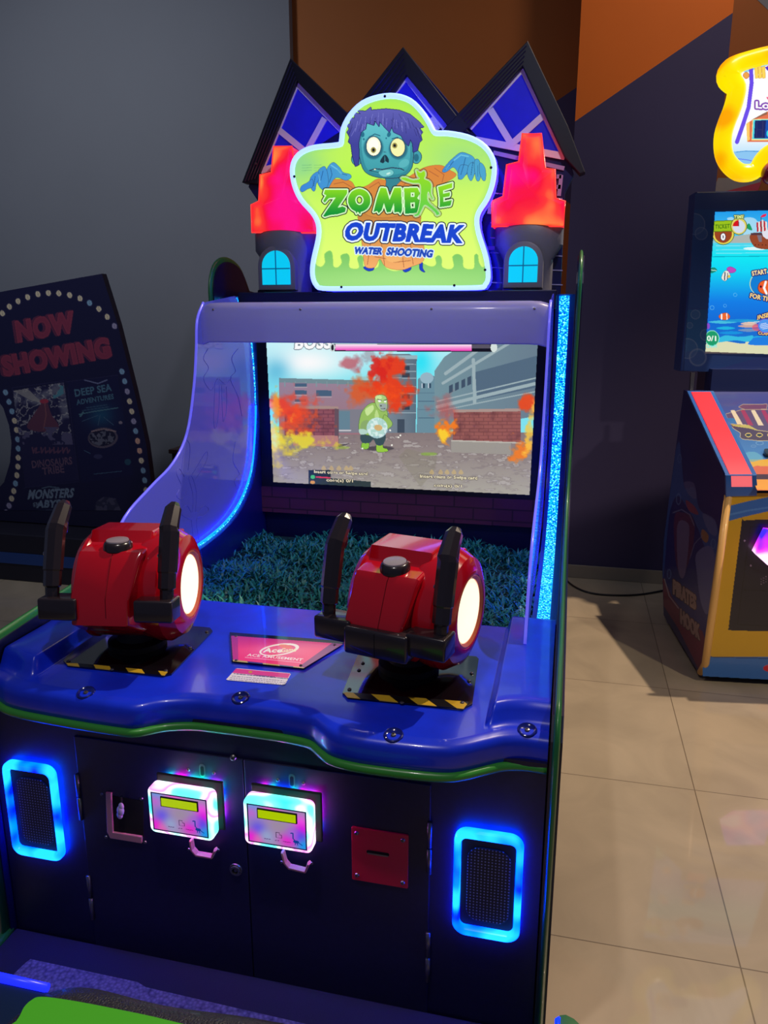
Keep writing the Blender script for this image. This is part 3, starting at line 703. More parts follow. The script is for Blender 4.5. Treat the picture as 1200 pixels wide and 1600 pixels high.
# ---- screen, its bezel, brick band, hood and cabinet back
YS = 3.08
body = obj('back_housing', box(-1.28, -0.07, YS+0.03, bodyback, 0.3, 1.72), navy_board, cab)
S = [ony(YS, *p) for p in ((415, 537), (840, 537), (827, 773), (427, 753))]
sx0, sx1, sz0 = (S[0][0]+S[3][0])/2, (S[1][0]+S[2][0])/2, (S[2][2]+S[3][2])/2
bz = obj('screen_bezel', box(-1.284, -0.068, YS+0.002, YS+0.03, sz0-0.025, 1.66, bev=0.002), black_matte, cab)
a = Art(395, 470, 860, 800, 1.5, (0.6, 0.85, 0.95), (380, 510), 2.3077)
def c3f():
    N = a.noise
    a.C[:] = a.vgrad(20, (0.85, 0.98, 1.0), 200, (0.5, 0.9, 0.95))
    a.fill(np.exp(-((a.X-230)/150)**2-((a.Y-130)/60)**2), (1, 1, 1)); a.fill(np.exp(-((a.X-640)/45)**2-((a.Y-130)/60)**2), (0.2, 0.9, 0.98))
    a.fill(np.exp(-((a.X-120)/50)**2-((a.Y-160)/50)**2), (0.3, 0.7, 0.85), 0.7)
    # ground
    g = a.Y > 383; n = N(14, 4, 5, 2.2, 0.7)
    a.fill(g, a.vgrad(383, (0.53, 0.47, 0.47), 600, (0.68, 0.66, 0.62))); a.fill(g, (0.45, 0.4, 0.42), np.clip((n-0.5)*2.2, 0, 0.55)); a.fill(g & (n > 0.68), (0.85, 0.83, 0.8), 0.5)
    a.fill(a.poly([(590, 440), (700, 470), (690, 520), (640, 580), (560, 470)]), (0.52, 0.5, 0.42), 0.35)
    # left building
    a.fill(a.poly([(130, 186), (500, 196), (500, 390), (130, 390)]), a.vgrad(190, (0.6, 0.52, 0.6), 390, (0.62, 0.45, 0.48)))
    a.fill(a.poly([(130, 186), (500, 196), (500, 212), (130, 202)]), (0.45, 0.55, 0.58))
    for x in range(150, 500, 38): a.fill(a.line([(x, 200), (x, 216)], 4), (0.5, 0.6, 0.62))
    for (x, y, w_, h_) in ((186, 230, 44, 16), (264, 230, 54, 22), (186, 205, 44, 12), (186, 262, 40, 10)):
        a.fill(a.poly([(x, y), (x+w_, y+1), (x+w_, y+h_), (x, y+h_)]), (0.28, 0.38, 0.48)); a.fill(a.line([(x, y+h_+2), (x+w_, y+h_+2)], 3), (0.7, 0.65, 0.68))
    a.fill(a.poly([(340, 300), (480, 300), (480, 384), (340, 384)]), (0.5, 0.5, 0.54)); a.fill(a.poly([(345, 305), (385, 305), (385, 372), (345, 372)]), (0.4, 0.52, 0.58)); a.fill(a.line([(342, 375), (388, 375)], 4), (0.8, 0.8, 0.82))
    # middle building
    a.fill(a.poly([(495, 108), (520, 100), (600, 100), (626, 112), (622, 384), (500, 384)]), a.hgrad(500, (0.5, 0.55, 0.6), 625, (0.36, 0.44, 0.5)))
    a.fill(a.poly([(495, 104), (628, 104), (628, 118), (495, 116)]), (0.6, 0.72, 0.76))
    for y in (135, 160, 185, 215, 240, 275, 310): a.fill(a.line([(500, y), (622, y+2)], 3), (0.6, 0.68, 0.72))
    for y in (142, 168, 245, 285):
        a.fill(a.poly([(572, y), (600, y), (600, y+16), (572, y+16)]), (0.2, 0.26, 0.32))
    a.fill(a.poly([(556, 335), (582, 335), (582, 384), (556, 384)]), (0.24, 0.3, 0.36))
    # small tower
    a.fill(a.poly([(630, 190), (662, 165), (690, 180), (690, 384), (625, 384)]), (0.42, 0.56, 0.62)); a.fill(a.ell(662, 186, 24, 20), (0.6, 0.72, 0.78))
    for x in (650, 672): a.fill(a.poly([(x-6, 205), (x+6, 205), (x+6, 222), (x-6, 222)]), (0.85, 0.9, 0.95)); a.fill(a.poly([(x-3, 206), (x+6, 206), (x+6, 222), (x-3, 222)]), (0.2, 0.3, 0.38))
    for y in (240, 270, 300, 330): a.fill(a.line([(632, y), (690, y)], 3), (0.3, 0.42, 0.5))
    # right building
    a.fill(a.poly([(690, 160), (725, 110), (830, 40), (1080, 30), (1080, 320), (690, 384)]), a.hgrad(690, (0.46, 0.58, 0.62), 1060, (0.42, 0.5, 0.56)))
    a.fill(a.poly([(835, 165), (1080, 100), (1080, 215), (845, 265)]), (0.33, 0.42, 0.5))
    for (p, q, w_) in (((730, 170), (880, 60), 12), ((720, 205), (960, 60), 10), ((700, 290), (1080, 200), 12), ((700, 270), (1080, 180), 5), ((705, 305), (1080, 230), 4), ((830, 120), (835, 275), 12)):
        a.fill(a.line([p, q], w_), (0.62, 0.7, 0.72))
    for k in range(4): a.fill(a.poly([(742+k*22, 215-k*10), (756+k*22, 208-k*10), (756+k*22, 235-k*9), (742+k*22, 242-k*9)]), (0.25, 0.32, 0.4))
    # brick walls
    def bricks(pts, c1, c2):
        m_ = a.poly(pts); a.fill(m_, c1); yy = (a.Y-290)/13.0; row = np.floor(yy); off = (row % 2)*0.5
        mort = (np.abs(yy-np.round(yy)) < 0.10) | (np.abs((a.X/34+off)-np.round(a.X/34+off)) < 0.04); a.fill(m_ & mort, c2, 0.6)
        a.fill(m_, (0.35, 0.2, 0.22), np.clip((N(30, 3, 8)-0.5)*1.4, 0, .5))
    bricks([(150, 290), (340, 292), (342, 400), (150, 395)], (0.56, 0.32, 0.36), (0.36, 0.2, 0.26))
    a.fill(a.poly([(150, 286), (342, 288), (344, 298), (150, 297)]), (0.66, 0.55, 0.52)); a.fill(a.poly([(330, 296), (345, 298), (345, 430), (330, 430)]), (0.4, 0.32, 0.36))
    a.fill(a.poly([(180, 392), (342, 394), (345, 434), (180, 430)]), (0.72, 0.5, 0.48))
    bricks([(760, 305), (1000, 300), (1000, 420), (755, 412)], (0.6, 0.36, 0.34), (0.42, 0.24, 0.24))
    a.fill(a.poly([(755, 300), (1000, 296), (1000, 306), (757, 310)]), (0.68, 0.58, 0.55)); a.fill(a.poly([(750, 410), (965, 418), (965, 462), (750, 454)]), (0.62, 0.6, 0.57)); a.fill(a.line([(752, 412), (1000, 420)], 5), (0.74, 0.72, 0.68))
    a.fill(a.poly([(342, 425), (390, 422), (342, 438)]), (0.35, 0.32, 0.34))
    # fire and smoke
    f1, f2 = N(46, 4, 11), N(24, 4, 12)
    def fire(cx, cy, rx, ry, col, k, n_, base=1.0, pw=1.0):
        d = 0.75-np.sqrt(((a.X-cx)/rx/1.12)**2+((a.Y-cy)/ry/1.12)**2); a.fill(np.clip((d+(n_-0.41)*2.0)*k*0.75, 0, 1)*(d > -0.75), col, base)
    fire(395, 130, 34, 34, (0.75, 0.3, 0.35), 2.2, f1, 0.75); fire(455, 110, 50, 26, (0.6, 0.5, 0.55), 2, f2, 0.5)
    fire(440, 240, 80, 55, (0.88, 0.36, 0.14), 2.4, f1, 0.85); fire(525, 200, 74, 95, (0.93, 0.24, 0.08), 2.8, f1, 0.95); fire(495, 160, 40, 50, (0.86, 0.15, 0.1), 2.6, f2, 0.9); fire(520, 250, 50, 50, (1, 0.35, 0.05), 2, f2, 0.6)
    fire(160, 300, 70, 85, (0.93, 0.25, 0.12), 2.2, f1, 0.9); fire(230, 265, 50, 26, (0.9, 0.3, 0.2), 2, f2, 0.7); fire(200, 350, 90, 60, (0.95, 0.32, 0.1), 2, f2, 0.75)
    fire(120, 390, 62, 78, (0.95, 0.85, 0.15), 2.6, f1, 0.95); fire(210, 415, 120, 34, (0.9, 0.85, 0.2), 2.2, f2, 0.9); fire(118, 280, 18, 50, (1, 0.6, 0.1), 2.2, f2, 0.8); fire(115, 400, 24, 30, (0.85, 0.95, 0.6), 2, f2, 0.8)
    fire(720, 300, 60, 60, (0.8, 0.28, 0.26), 1.7, f1, 0.6); fire(725, 375, 36, 46, (0.98, 0.5, 0.12), 3, f2, 0.95); fire(722, 392, 26, 26, (1, 0.85, 0.2), 2.6, f2, 0.9)
    fire(1025, 280, 34, 60, (0.93, 0.3, 0.1), 2.8, f1, 0.95); fire(1005, 440, 46, 46, (0.96, 0.5, 0.14), 2.6, f2, 0.95); fire(1028, 410, 20, 60, (1, 0.8, 0.25), 2.6, f2, 0.8); fire(1045, 300, 18, 40, (1, 0.8, 0.3), 2.6, f2, 0.8)
    # green creature
    sh_ = a.ell(490, 440, 54, 9); a.fill(a.soft(sh_, 3), (0.28, 0.26, 0.28), 0.85)
    gd, gm, gl_ = (0.35, 0.5, 0.28), (0.6, 0.76, 0.38), (0.85, 0.95, 0.66)
    a.outl(a.spoly([(430, 420), (428, 440), (450, 440), (452, 420)]), (.2, .3, .2), 1.2, (0.55, 0.78, 0.25)); a.outl(a.spoly([(482, 425), (484, 452), (520, 450), (518, 442), (505, 438), (502, 425)]), (.2, .3, .2), 1.2, (0.6, 0.8, 0.25))
    a.fill(a.spoly([(428, 388), (428, 418), (455, 420), (470, 408), (482, 428), (506, 424), (508, 385)]), (0.22, 0.32, 0.34))
    a.outl(a.spoly([(455, 280), (428, 310), (418, 350), (420, 375), (450, 392), (500, 392), (512, 370), (520, 330), (515, 300), (485, 278)]), (.25, .4, .2), 1.5, gm)
    a.fill(a.spoly([(428, 345), (452, 340), (450, 378), (424, 372)]), (0.55, 0.68, 0.42)); a.outl(a.spoly([(508, 320), (536, 345), (532, 362), (505, 372)]), (.25, .4, .2), 1.2, gm)
    a.fill(a.spoly([(440, 300), (466, 284), (470, 300), (448, 322)]), gl_, 0.8); a.fill(a.spoly([(480, 300), (490, 325), (486, 345), (474, 330)]), gl_, 0.6)
    a.fill(a.spoly([(418, 372), (440, 372), (448, 385), (424, 390)]), (0.72, 0.85, 0.8))
    a.outl(a.spoly([(475, 268), (480, 252), (497, 247), (514, 254), (519, 275), (516, 300), (500, 306), (484, 292)]), (.25, .4, .2), 1.5, (0.68, 0.82, 0.5))
    a.fill(a.ell(488, 256, 12, 8), gl_, 0.8); a.fill(a.spoly([(490, 280), (516, 280), (514, 302), (498, 302)]), (0.62, 0.68, 0.66))
    a.fill(a.ell(492, 269, 6, 3.6), (1, 1, 1)); a.fill(a.ell(512, 271, 4.5, 3), (1, 1, 1)); a.fill(a.line([(484, 262), (500, 267)], 2.4) | a.line([(507, 267), (517, 264)], 2.2) | a.ell(497, 286, 3, 2.4), (0.2, 0.25, 0.15)); a.fill(a.line([(496, 297), (512, 296)], 2), (0.3, 0.3, 0.3))
    r_ = np.hypot(a.X-483, (a.Y-366)*1.02); a.fill(r_ < 38, (0.72, 0.88, 0.9), 0.85); a.fill((r_ < 36) & (N(8, 3, 31) > 0.52), (0.9, 0.97, 0.96), 0.8); a.fill(a.ell(487, 365, 15, 11, 10), (0.85, 0.68, 0.42), 0.9)
    for (x, y) in ((530, 375), (567, 393), (536, 428), (560, 400), (430, 440)): a.fill(a.ell(x, y, 3, 3), (1, 1, 0.95))
    a.fill(a.soft(a.ell(670, 460, 30, 6), 3), (0.55, 0.72, 0.25), 0.7); a.fill(a.soft(a.ell(360, 437, 24, 5), 3), (0.6, 0.7, 0.25), 0.7)
    # head-up display
    B = a.text('BOSS', (185, 83), (316, 81), (190, 34), 0.05); a.outl(B, (0.45, 0.5, 0.55), 3.2, (1, 1, 1))
    a.fill(a.poly([(318, 62), (912, 62), (912, 92), (330, 90)]), (0.06, 0.05, 0.08)); a.fill(a.poly([(332, 64), (824, 66), (824, 88), (332, 86)]), a.vgrad(64, (1, 0.98, 1), 90, (0.95, 0.2, 0.7)))
    a.fill(a.poly([(824, 66), (890, 66), (890, 80), (824, 80)]), (0.35, 0.33, 0.38)); a.fill(a.ell(904, 76, 12, 17), (0.85, 0.9, 0.88)); a.fill(a.ell(322, 76, 10, 15), (0.8, 0.85, 0.85)); a.fill(a.ell(322, 76, 5, 11), (0.1, 0.1, 0.12))
    a.fill(a.poly([(236, 518), (316, 518), (316, 545), (236, 545)]), (0.1, 0.16, 0.16), 0.9); a.fill(a.poly([(236, 540), (460, 560), (460, 580), (236, 576)]), (0.12, 0.18, 0.18), 0.85); a.fill(a.line([(264, 543), (312, 546)], 5), (0.85, 0.25, 0.35)); a.fill(a.ell(251, 543, 8, 7), (0.3, 0.75, 0.45)); a.fill(a.ell(250, 562, 9, 6), (0.85, 0.6, 0.3))
    for (bl, br, tl, s_) in (((256, 532), (448, 540), (256, 518), 'Insert coins or Swipe card'), ((300, 562), (396, 566), (300, 548), 'coin(s) 0/1'), ((638, 549), (844, 556), (638, 534), 'Insert coins or Swipe card'), ((688, 580), (788, 584), (688, 568), 'coin(s) 0/1')):
        t_ = a.text(s_, bl, br, tl, 0.02); a.fill(a.soft(a.grow(t_, 2), 1.2), (0.2, 0.18, 0.16), 0.75); a.fill(t_, (0.95, 0.9, 0.75))
    for k, x in enumerate((290, 318, 345, 372, 388, 680, 712, 735, 760, 785)): a.fill(a.spoly([(x-9, 515+(k > 4)*14), (x, 502+(k > 4)*14), (x+9, 514+(k > 4)*14), (x+2, 520+(k > 4)*14)]), (0.85, 0.72, 0.45), 0.55)
c3f()
clip = a.poly([((x-380)*2.3077, (y-510)*2.3077) for x, y in ((413, 478), (843, 476), (827, 773), (427, 753))])
a.build('game_screen', placer((0, YS, 0), EY), paint_mat('screen_picture', 0.95, 0.25), bz, clip)
def brick_mat():
    M = mat('brick_print', (0.1, 0.02, 0.03), 0.6); nt = M.node_tree; b = nt.nodes['Principled BSDF']
    tc = nt.nodes.new('ShaderNodeTexCoord'); mp = nt.nodes.new('ShaderNodeMapping'); mp.inputs['Rotation'].default_value = (PI/2, 0, 0)
    br = nt.nodes.new('ShaderNodeTexBrick'); br.inputs['Scale'].default_value = 1; br.inputs['Brick Width'].default_value = 0.16; br.inputs['Row Height'].default_value = 0.05; br.inputs['Mortar Size'].default_value = 0.003
    br.inputs['Color1'].default_value = (*rgb(96, 38, 62), 1); br.inputs['Color2'].default_value = (*rgb(84, 32, 56), 1); br.inputs['Mortar'].default_value = (*rgb(50, 22, 34), 1)
    nt.links.new(tc.outputs['Object'], mp.inputs[0]); nt.links.new(mp.outputs[0], br.inputs[0]); nt.links.new(br.outputs[0], b.inputs['Base Color'])
    return M
zb = float(ony(YS, 630, 812)[2])
obj('brick_band', box(-1.284, -0.068, YS-0.004, YS+0.03, zb, sz0-0.022), brick_mat(), cab, label='strip printed with dark red bricks below the screen')
# frosted hood over the top of the screen
hood = mat('frosted_hood', rgb(200, 195, 225), 0.3, coat=0.3); see_through(hood, rgb(190, 190, 240), 0.10, 0.3, 0.55)
YH = 2.555
hp = [(YH, 1.528), (YH-0.004, 1.58), (YH-0.002, 1.62), (YH+0.012, 1.652), (YH+0.05, 1.660), (YH+0.18, 1.662), (YH+0.36, 1.662)]
hp = [tuple(p) for p in smooth_pts(hp, 4, False)]
bm = bmesh.new(); rows = []
xa, xb = 2*XC+0.074, -0.074
for x in np.linspace(xa, xb, 40):
    d = min(x-xa, xb-x); cur = 0.02*(1-min(1, d/0.05))**2
    rows.append([bm.verts.new((x, y+cur, z-cur*0.5)) for y, z in hp]+[bm.verts.new((x, y+0.004+cur, z-0.004-cur*0.5)) for y, z in hp[::-1]])
for A, B in zip(rows, rows[1:]):
    for k in range(len(A)): bm.faces.new((A[k], A[(k+1) % len(A)], B[(k+1) % len(A)], B[k]))
bm.faces.new(rows[0][::-1]); bm.faces.new(rows[-1])
bmesh.ops.recalc_face_normals(bm, faces=bm.faces[:])
hd = obj('screen_hood', bm, hood, cab, smooth=True, label='frosted plastic hood above the screen')
for x in (-1.22, -0.9, -0.45, -0.12): screw((x, YH-0.0005, 1.635), (0, -1, 0.3), 0.004, hd)
# under-hood light bar, lights the hood and the glass
obj('hood_light_bar', box(-1.22, -0.13, 2.86, 2.88, 1.640, 1.650), mat('cool_bar', rgb(150, 160, 255), 0.3, emit=rgb(110, 110, 255), es=5.0), hd, label='cool light bar inside the hood')

# ---- artificial grass
random.seed(11)
def grass():
    bm = bmesh.new(); x0, x1, y0, y1 = -1.28, -0.07, YB+0.01, YS-0.01
    def blade(x, y, z, L, wd, az, tilt, curl):
        d = Vector((math.cos(az), math.sin(az), 0)); s = Vector((-d.y, d.x, 0))*wd
        p = Vector((x, y, z)); t = tilt; prev = None
        for k in range(4):
            f = k/3; wk = (0.55, 1.0, 0.75, 0.0)[k]
            if k == 3: cur = [bm.verts.new(p)]
            else: cur = [bm.verts.new(p-s*wk), bm.verts.new(p+s*wk)]
            if prev:
                bm.faces.new((prev[0], prev[1], cur[1], cur[0]) if len(cur) == 2 else (prev[0], prev[1], cur[0]))
            prev = cur; p = p+(d*math.sin(t)+Vector((0, 0, 1))*math.cos(t))*(L/3); t += curl
    for i in range(5200):
        x, y = random.uniform(x0, x1), random.uniform(y0, y1); az0 = random.uniform(0, 2*PI)
        h = 0.668+0.022*math.sin(x*9+y*7)*math.cos(y*11-x*4)
        for k in range(random.choice((2, 3, 3))):
            blade(x, y, h+random.uniform(-.015, .02), random.uniform(0.03, 0.058), random.uniform(0.0028, 0.0048), az0+k*2.1+random.uniform(-.5, .5), random.uniform(0.25, 1.0), random.uniform(0.2, 0.6))
    for f in bm.faces: f.smooth = True
    return bm
gmat = mat('plastic_grass', rgb(30, 140, 120), 0.45, var=(40, 0.45))
gb = obj('grass_bed', box(-1.284, -0.066, YB, YS, 0.55, 0.672), mat('grass_base', rgb(10, 60, 52), 0.9), cab)
go = obj('artificial_grass', grass(), gmat, gb, world=True, label='teal green plastic grass tufts'); go['kind'] = 'stuff'

# ---- the two water guns
disc_l = mat('gun_disc_light', rgb(255, 250, 215), 0.3, emit=rgb(255, 247, 208), es=1.08)
orange_lip = mat('orange_lip', rgb(215, 110, 70), 0.35, coat=0.4)
def gun(gx, gy, yaw, pitch, red_front, lbl):
    M0 = Matrix.Translation((gx, gy, 0.77)) @ Matrix.Rotation(yaw, 4, 'Z') @ Matrix.Translation((0, 0, 0.2)) @ Matrix.Rotation(pitch, 4, 'X') @ Matrix.Translation((0, 0, -0.2))
    MB_ = Matrix.Translation((gx, gy, 0.77)) @ Matrix.Rotation(yaw, 4, 'Z')
    cy, cz = 0.007, 0.163
    ax = Matrix.Translation((0, cy, cz)) @ Matrix.Rotation(PI/2, 4, 'Y') @ Matrix.Rotation(PI/16, 4, 'Z')
    bm = bmesh.new()
    prof = [(0.0, -0.118), (0.10, -0.118), (0.128, -0.110), (0.141, -0.094), (0.141, -0.085), (0.137, -0.08), (0.137, 0.05), (0.140, 0.055), (0.147, 0.085), (0.147, 0.108), (0.128, 0.140), (0.100, 0.152), (0.090, 0.152), (0.082, 0.142), (0.0, 0.142)]
    add_lathe(bm, prof, 40, ax)
    # front block
    hw = 0.076
    sec = [(0.05, 0.315), (-0.045, 0.311), (-0.062, 0.279), (-0.118, 0.270), (-0.132, 0.255), (-0.176, 0.165), (-0.176, 0.10 if red_front else 0.15), (-0.12, 0.07), (0.05, 0.07)]
    nb = bmesh.new(); add_prism(nb, [(-0.088, y, z) for y, z in sec], (0.163, 0, 0), bev=0.008, seg=3, both=True)
    for v in nb.verts:
        if v.co.x > 0: v.co.x -= 0.022*min(1, max(0, (-0.115-v.co.y)/0.06))
    tmp_ = bpy.data.meshes.new('t'); nb.to_mesh(tmp_); nb.free(); bm.from_mesh(tmp_); bpy.data.meshes.remove(tmp_)
    # shoulders between block and rim
    for s in (1,):
        sec2 = [(0.06, 0.300), (-0.03, 0.296), (-0.085, 0.235), (-0.115, 0.16), (-0.10, 0.08), (0.05, 0.07)]
        add_prism(bm, [(s*0.07, y, z) for y, z in sec2], (s*0.05, 0, 0), bev=0.006, seg=2, both=True)
    g = obj('water_gun', bm, red_shell, cab, smooth=math.radians(28), local=M0, label=lbl)
    # seam down the middle
    bm = tube([(0, -0.064, 0.2802), (0, -0.117, 0.2712), (0, -0.1315, 0.2565), (0, -0.1768, 0.165), (0, -0.1768, 0.12)], 0.0009, 5)
    obj('seam', bm, mat('red_dark', rgb(120, 4, 16), 0.4), g, local=M0)
    # button
    bm = lathe([(0.036, 0), (0.035, 0.012), (0.031, 0.019), (0.027, 0.021), (0, 0.021)], 32, Matrix.Translation((0, -0.088, 0.272)) @ Matrix.Rotation(0.12, 4, 'X'))
    b = obj('button', bm, black_plastic, g, smooth=True, local=M0, label='round black push button')
    obj('button_cap', lathe([(0.0275, 0), (0.0265, 0.003), (0.02, 0.0045), (0, 0.005)], 32, Matrix.Translation((0, -0.0905, 0.2925)) @ Matrix.Rotation(0.12, 4, 'X')), mat('button_cap', rgb(150, 140, 150), 0.25), g, smooth=True, local=M0, label='pale grey button top')
    for s in (-1, 1):
        mx_ = Matrix.Translation((0.142 if s > 0 else -0.118, cy, cz)) @ Matrix.Rotation(s*PI/2, 4, 'Y')
        obj('disc_rim', lathe([(0.0895, 0.0), (0.0895, 0.0085), (0.085, 0.0095), (0.0775, 0.004), (0.0775, 0.0)], 44, mx_), orange_lip, g, smooth=True, local=M0, label='warm orange inner rim')
        obj('disc_light', lathe([(0.0775, 0.001), (0.075, 0.004), (0.05, 0.0065), (0, 0.0075)], 44, mx_), disc_l, g, smooth=True, local=M0, label='bright white round light')
    # cross bar
    zt, zb_ = 0.166, 0.112
    for s in (-1, 1): obj('cross_bar', box(min(s*0.07, s*0.165), max(s*0.07, s*0.165), -0.185, -0.12, zb_, zt, bev=0.006, seg=3), black_plastic, g, smooth=True, local=M0)
    if not red_front:
        bm = bmesh.new(); add_box(bm, -0.08, 0.08, -0.196, -0.10, 0.094, 0.160, bev=0.008, seg=3); obj('front_block', bm, black_plastic, g, smooth=True, local=M0)
        bm = tube([(0, -0.1965, 0.156), (0, -0.1965, 0.098)], 0.0008, 5); obj('seam', bm, black_hole, g, local=M0)
    # hand grips with triggers
    for s in (-1, 1):
        x = s*0.142
        P = [(x, -0.153, 0.158), (x, -0.150, 0.186), (x, -0.150, 0.190), (x, -0.143, 0.225), (x, -0.142, 0.228), (x, -0.118, 0.322), (x*0.985, -0.116, 0.330), (x*0.98, -0.078, 0.374), (x*0.98, -0.068, 0.382)]
        bm = tube(P, [0.0155, 0.0160, 0.0205, 0.0205, 0.0225, 0.0230, 0.0225, 0.0195, 0.013], 8, flat=(0.86, 1.05))
        h = obj('hand_grip', bm, black_plastic, g, local=M0)
        bm = tube([(x, -0.088, 0.338), (x, -0.070, 0.330), (x, -0.072, 0.312), (x, -0.094, 0.296)], [0.006, 0.008, 0.007, 0.004], 8)
        obj('trigger', bm, mat('trigger_dark', rgb(70, 26, 50), 0.25, coat=0.5), g, smooth=True, local=M0)
        obj('grip_bolt', lathe([(0, 0.003), (0.0045, 0.002), (0.005, 0)], 10, axis_mtx((x-0.024, -0.132, 0.265), (-1, 0, 0))), chrome, g, local=M0)
    # swivel column down to the plate
    bm = lathe([(0.075, -0.0045), (0.075, 0.012), (0.052, 0.018), (0.046, 0.03), (0.046, 0.075), (0.0, 0.08)], 28, Matrix.Translation((0, -0.01, 0)))
    obj('swivel_mount', bm, black_matte, g, smooth=True, local=MB_)
gun(-1.077, 1.704, 0.165, -0.101, True, 'red water gun on the left, red front between black grips')
gun(-0.345, 1.732, -0.233, 0.007, False, 'red water gun on the right, black bar across its front')

# ---- castle roof board behind the sign
def c1(x, y): return (360+x/2.1429, 40+y/2.1429)
YHB = 3.12
def on1(pts, y): return [ony(y, *c1(*p)) for p in pts]
bp_ = on1([(60, 540), (200, 112), (385, 295), (470, 230), (578, 74), (700, 215), (765, 293), (995, 54), (1080, 240), (1150, 500), (1120, 560), (1105, 905), (110, 905), (100, 600)], YHB)
hb = obj('castle_board', prism(bp_, (0, 0.035, 0), bev=0.002), mat('castle_print', rgb(18, 20, 84), 0.3, coat=0.5, var=(14, 0.2)), cab)
roofm = mat('roof_navy', rgb(8, 7, 26), 0.5)
ROOF = [[(38, 525), (200, 108), (400, 300), (400, 372), (222, 186), (98, 488), (92, 530)],
        [(428, 262), (578, 70), (805, 362), (738, 348), (588, 165), (500, 290)],
        [(700, 362), (762, 294), (995, 50), (1130, 335), (1188, 490), (1170, 497), (1120, 442), (978, 136), (800, 336), (770, 368)]]
for k, p in enumerate(ROOF):
    o = obj('roof_edge', prism(on1(p, YHB-0.03-0.003*k), (0, 0.055, 0), bev=0.003), roofm, hb)
    # ridged tiles along the roof edge
for (p, q, r, s_) in (((200, 108), (38, 525), (222, 186), (92, 510)), ((578, 70), (428, 262), (588, 165), (500, 290)), ((995, 50), (762, 294), (978, 136), (800, 336))):
    for k in range(1, 5):
        t = k/5; rid = bmesh.new()
        A = [p[i]*(1-t)+r[i]*t for i in (0, 1)]; B = [q[i]*(1-t)+s_[i]*t for i in (0, 1)]
        add_tube(rid, on1([A, B], YHB-0.037), 0.0022, 5)
        obj('roof_ridge', rid, mat('ridge_navy', rgb(26, 22, 60), 0.3), hb)
white_frame = mat('white_window_frame', rgb(240, 236, 250), 0.5)
pane = mat('blue_pane', rgb(26, 30, 190), 0.3, coat=0.4, emit=rgb(30, 24, 190), es=0.30, var=(10, 0.15))  # panes are no lamps; weak emission stands for the blue light around them
PANES = [[(222, 194), (100, 488), (258, 425), (370, 352)], [(588, 172), (546, 226), (545, 260), (720, 345)], [(978, 144), (800, 342), (845, 392), (1116, 436)]]
for p in PANES: obj('window_pane', prism(on1(p, YHB-0.004), (0, 0.003, 0)), pane, hb, label='deep blue window pane, surrounding blue light put in as emission')
def bar(bm, p, q, w_, y):
    A, B = ony(y, *c1(*p)), ony(y, *c1(*q)); d = (B-A)/np.linalg.norm(B-A); n_ = np.array([-d[2], 0, d[0]])*w_/2
    add_prism(bm, [A+n_, B+n_, B-n_, A-n_], (0, 0.006, 0))
for L in ([((221, 192), (100, 488)), ((221, 192), (375, 352)), ((100, 486), (262, 440)), ((163, 350), (255, 425)), ((315, 310), (255, 420))],
          [((588, 170), (545, 226)), ((588, 170), (722, 348)), ((670, 310), (694, 350))],
          [((978, 142), (800, 342)), ((978, 142), (1120, 438)), ((820, 382), (1120, 438)), ((870, 280), (942, 398)), ((1045, 303), (938, 400))]):
    bm = bmesh.new()
    for i_, (p, q) in enumerate(L): bar(bm, p, q, 0.023, YHB-0.010-0.0006*i_)
    obj('window_frame', bm, white_frame, hb)
timber = mat('pale_timber', rgb(170, 165, 215), 0.5)
for p, q in (((880, 425), (1118, 478)), ((1092, 505), (1108, 505)), ((1092, 540), (1106, 540)), ((1108, 500), (1100, 570)), ((860, 745), (885, 745)), ((866, 630), (875, 560)), ((96, 492), (120, 480))):
    bm = bmesh.new(); bar(bm, p, q, 0.014, YHB-0.008); obj('wall_timber', bm, timber, hb)
for k in range(7):
    for p, q in (((870, 560+k*50), (1112, 580+k*48)), ((100, 600+k*45), (280, 590+k*45))):
        bm = bmesh.new(); bar(bm, p, q, 0.004, YHB-0.004); obj('siding_line', bm, timber, hb)
for p in (((84, 462)), (1130, 415), (1176, 480)): screw(on1([p], YHB-0.031)[0], (0, -1, 0), 0.006, hb)
mb = obj('marquee_base', box(-1.29, -0.062, 2.93, 3.16, 1.64, 1.705, bev=0.003), navy_board, cab)

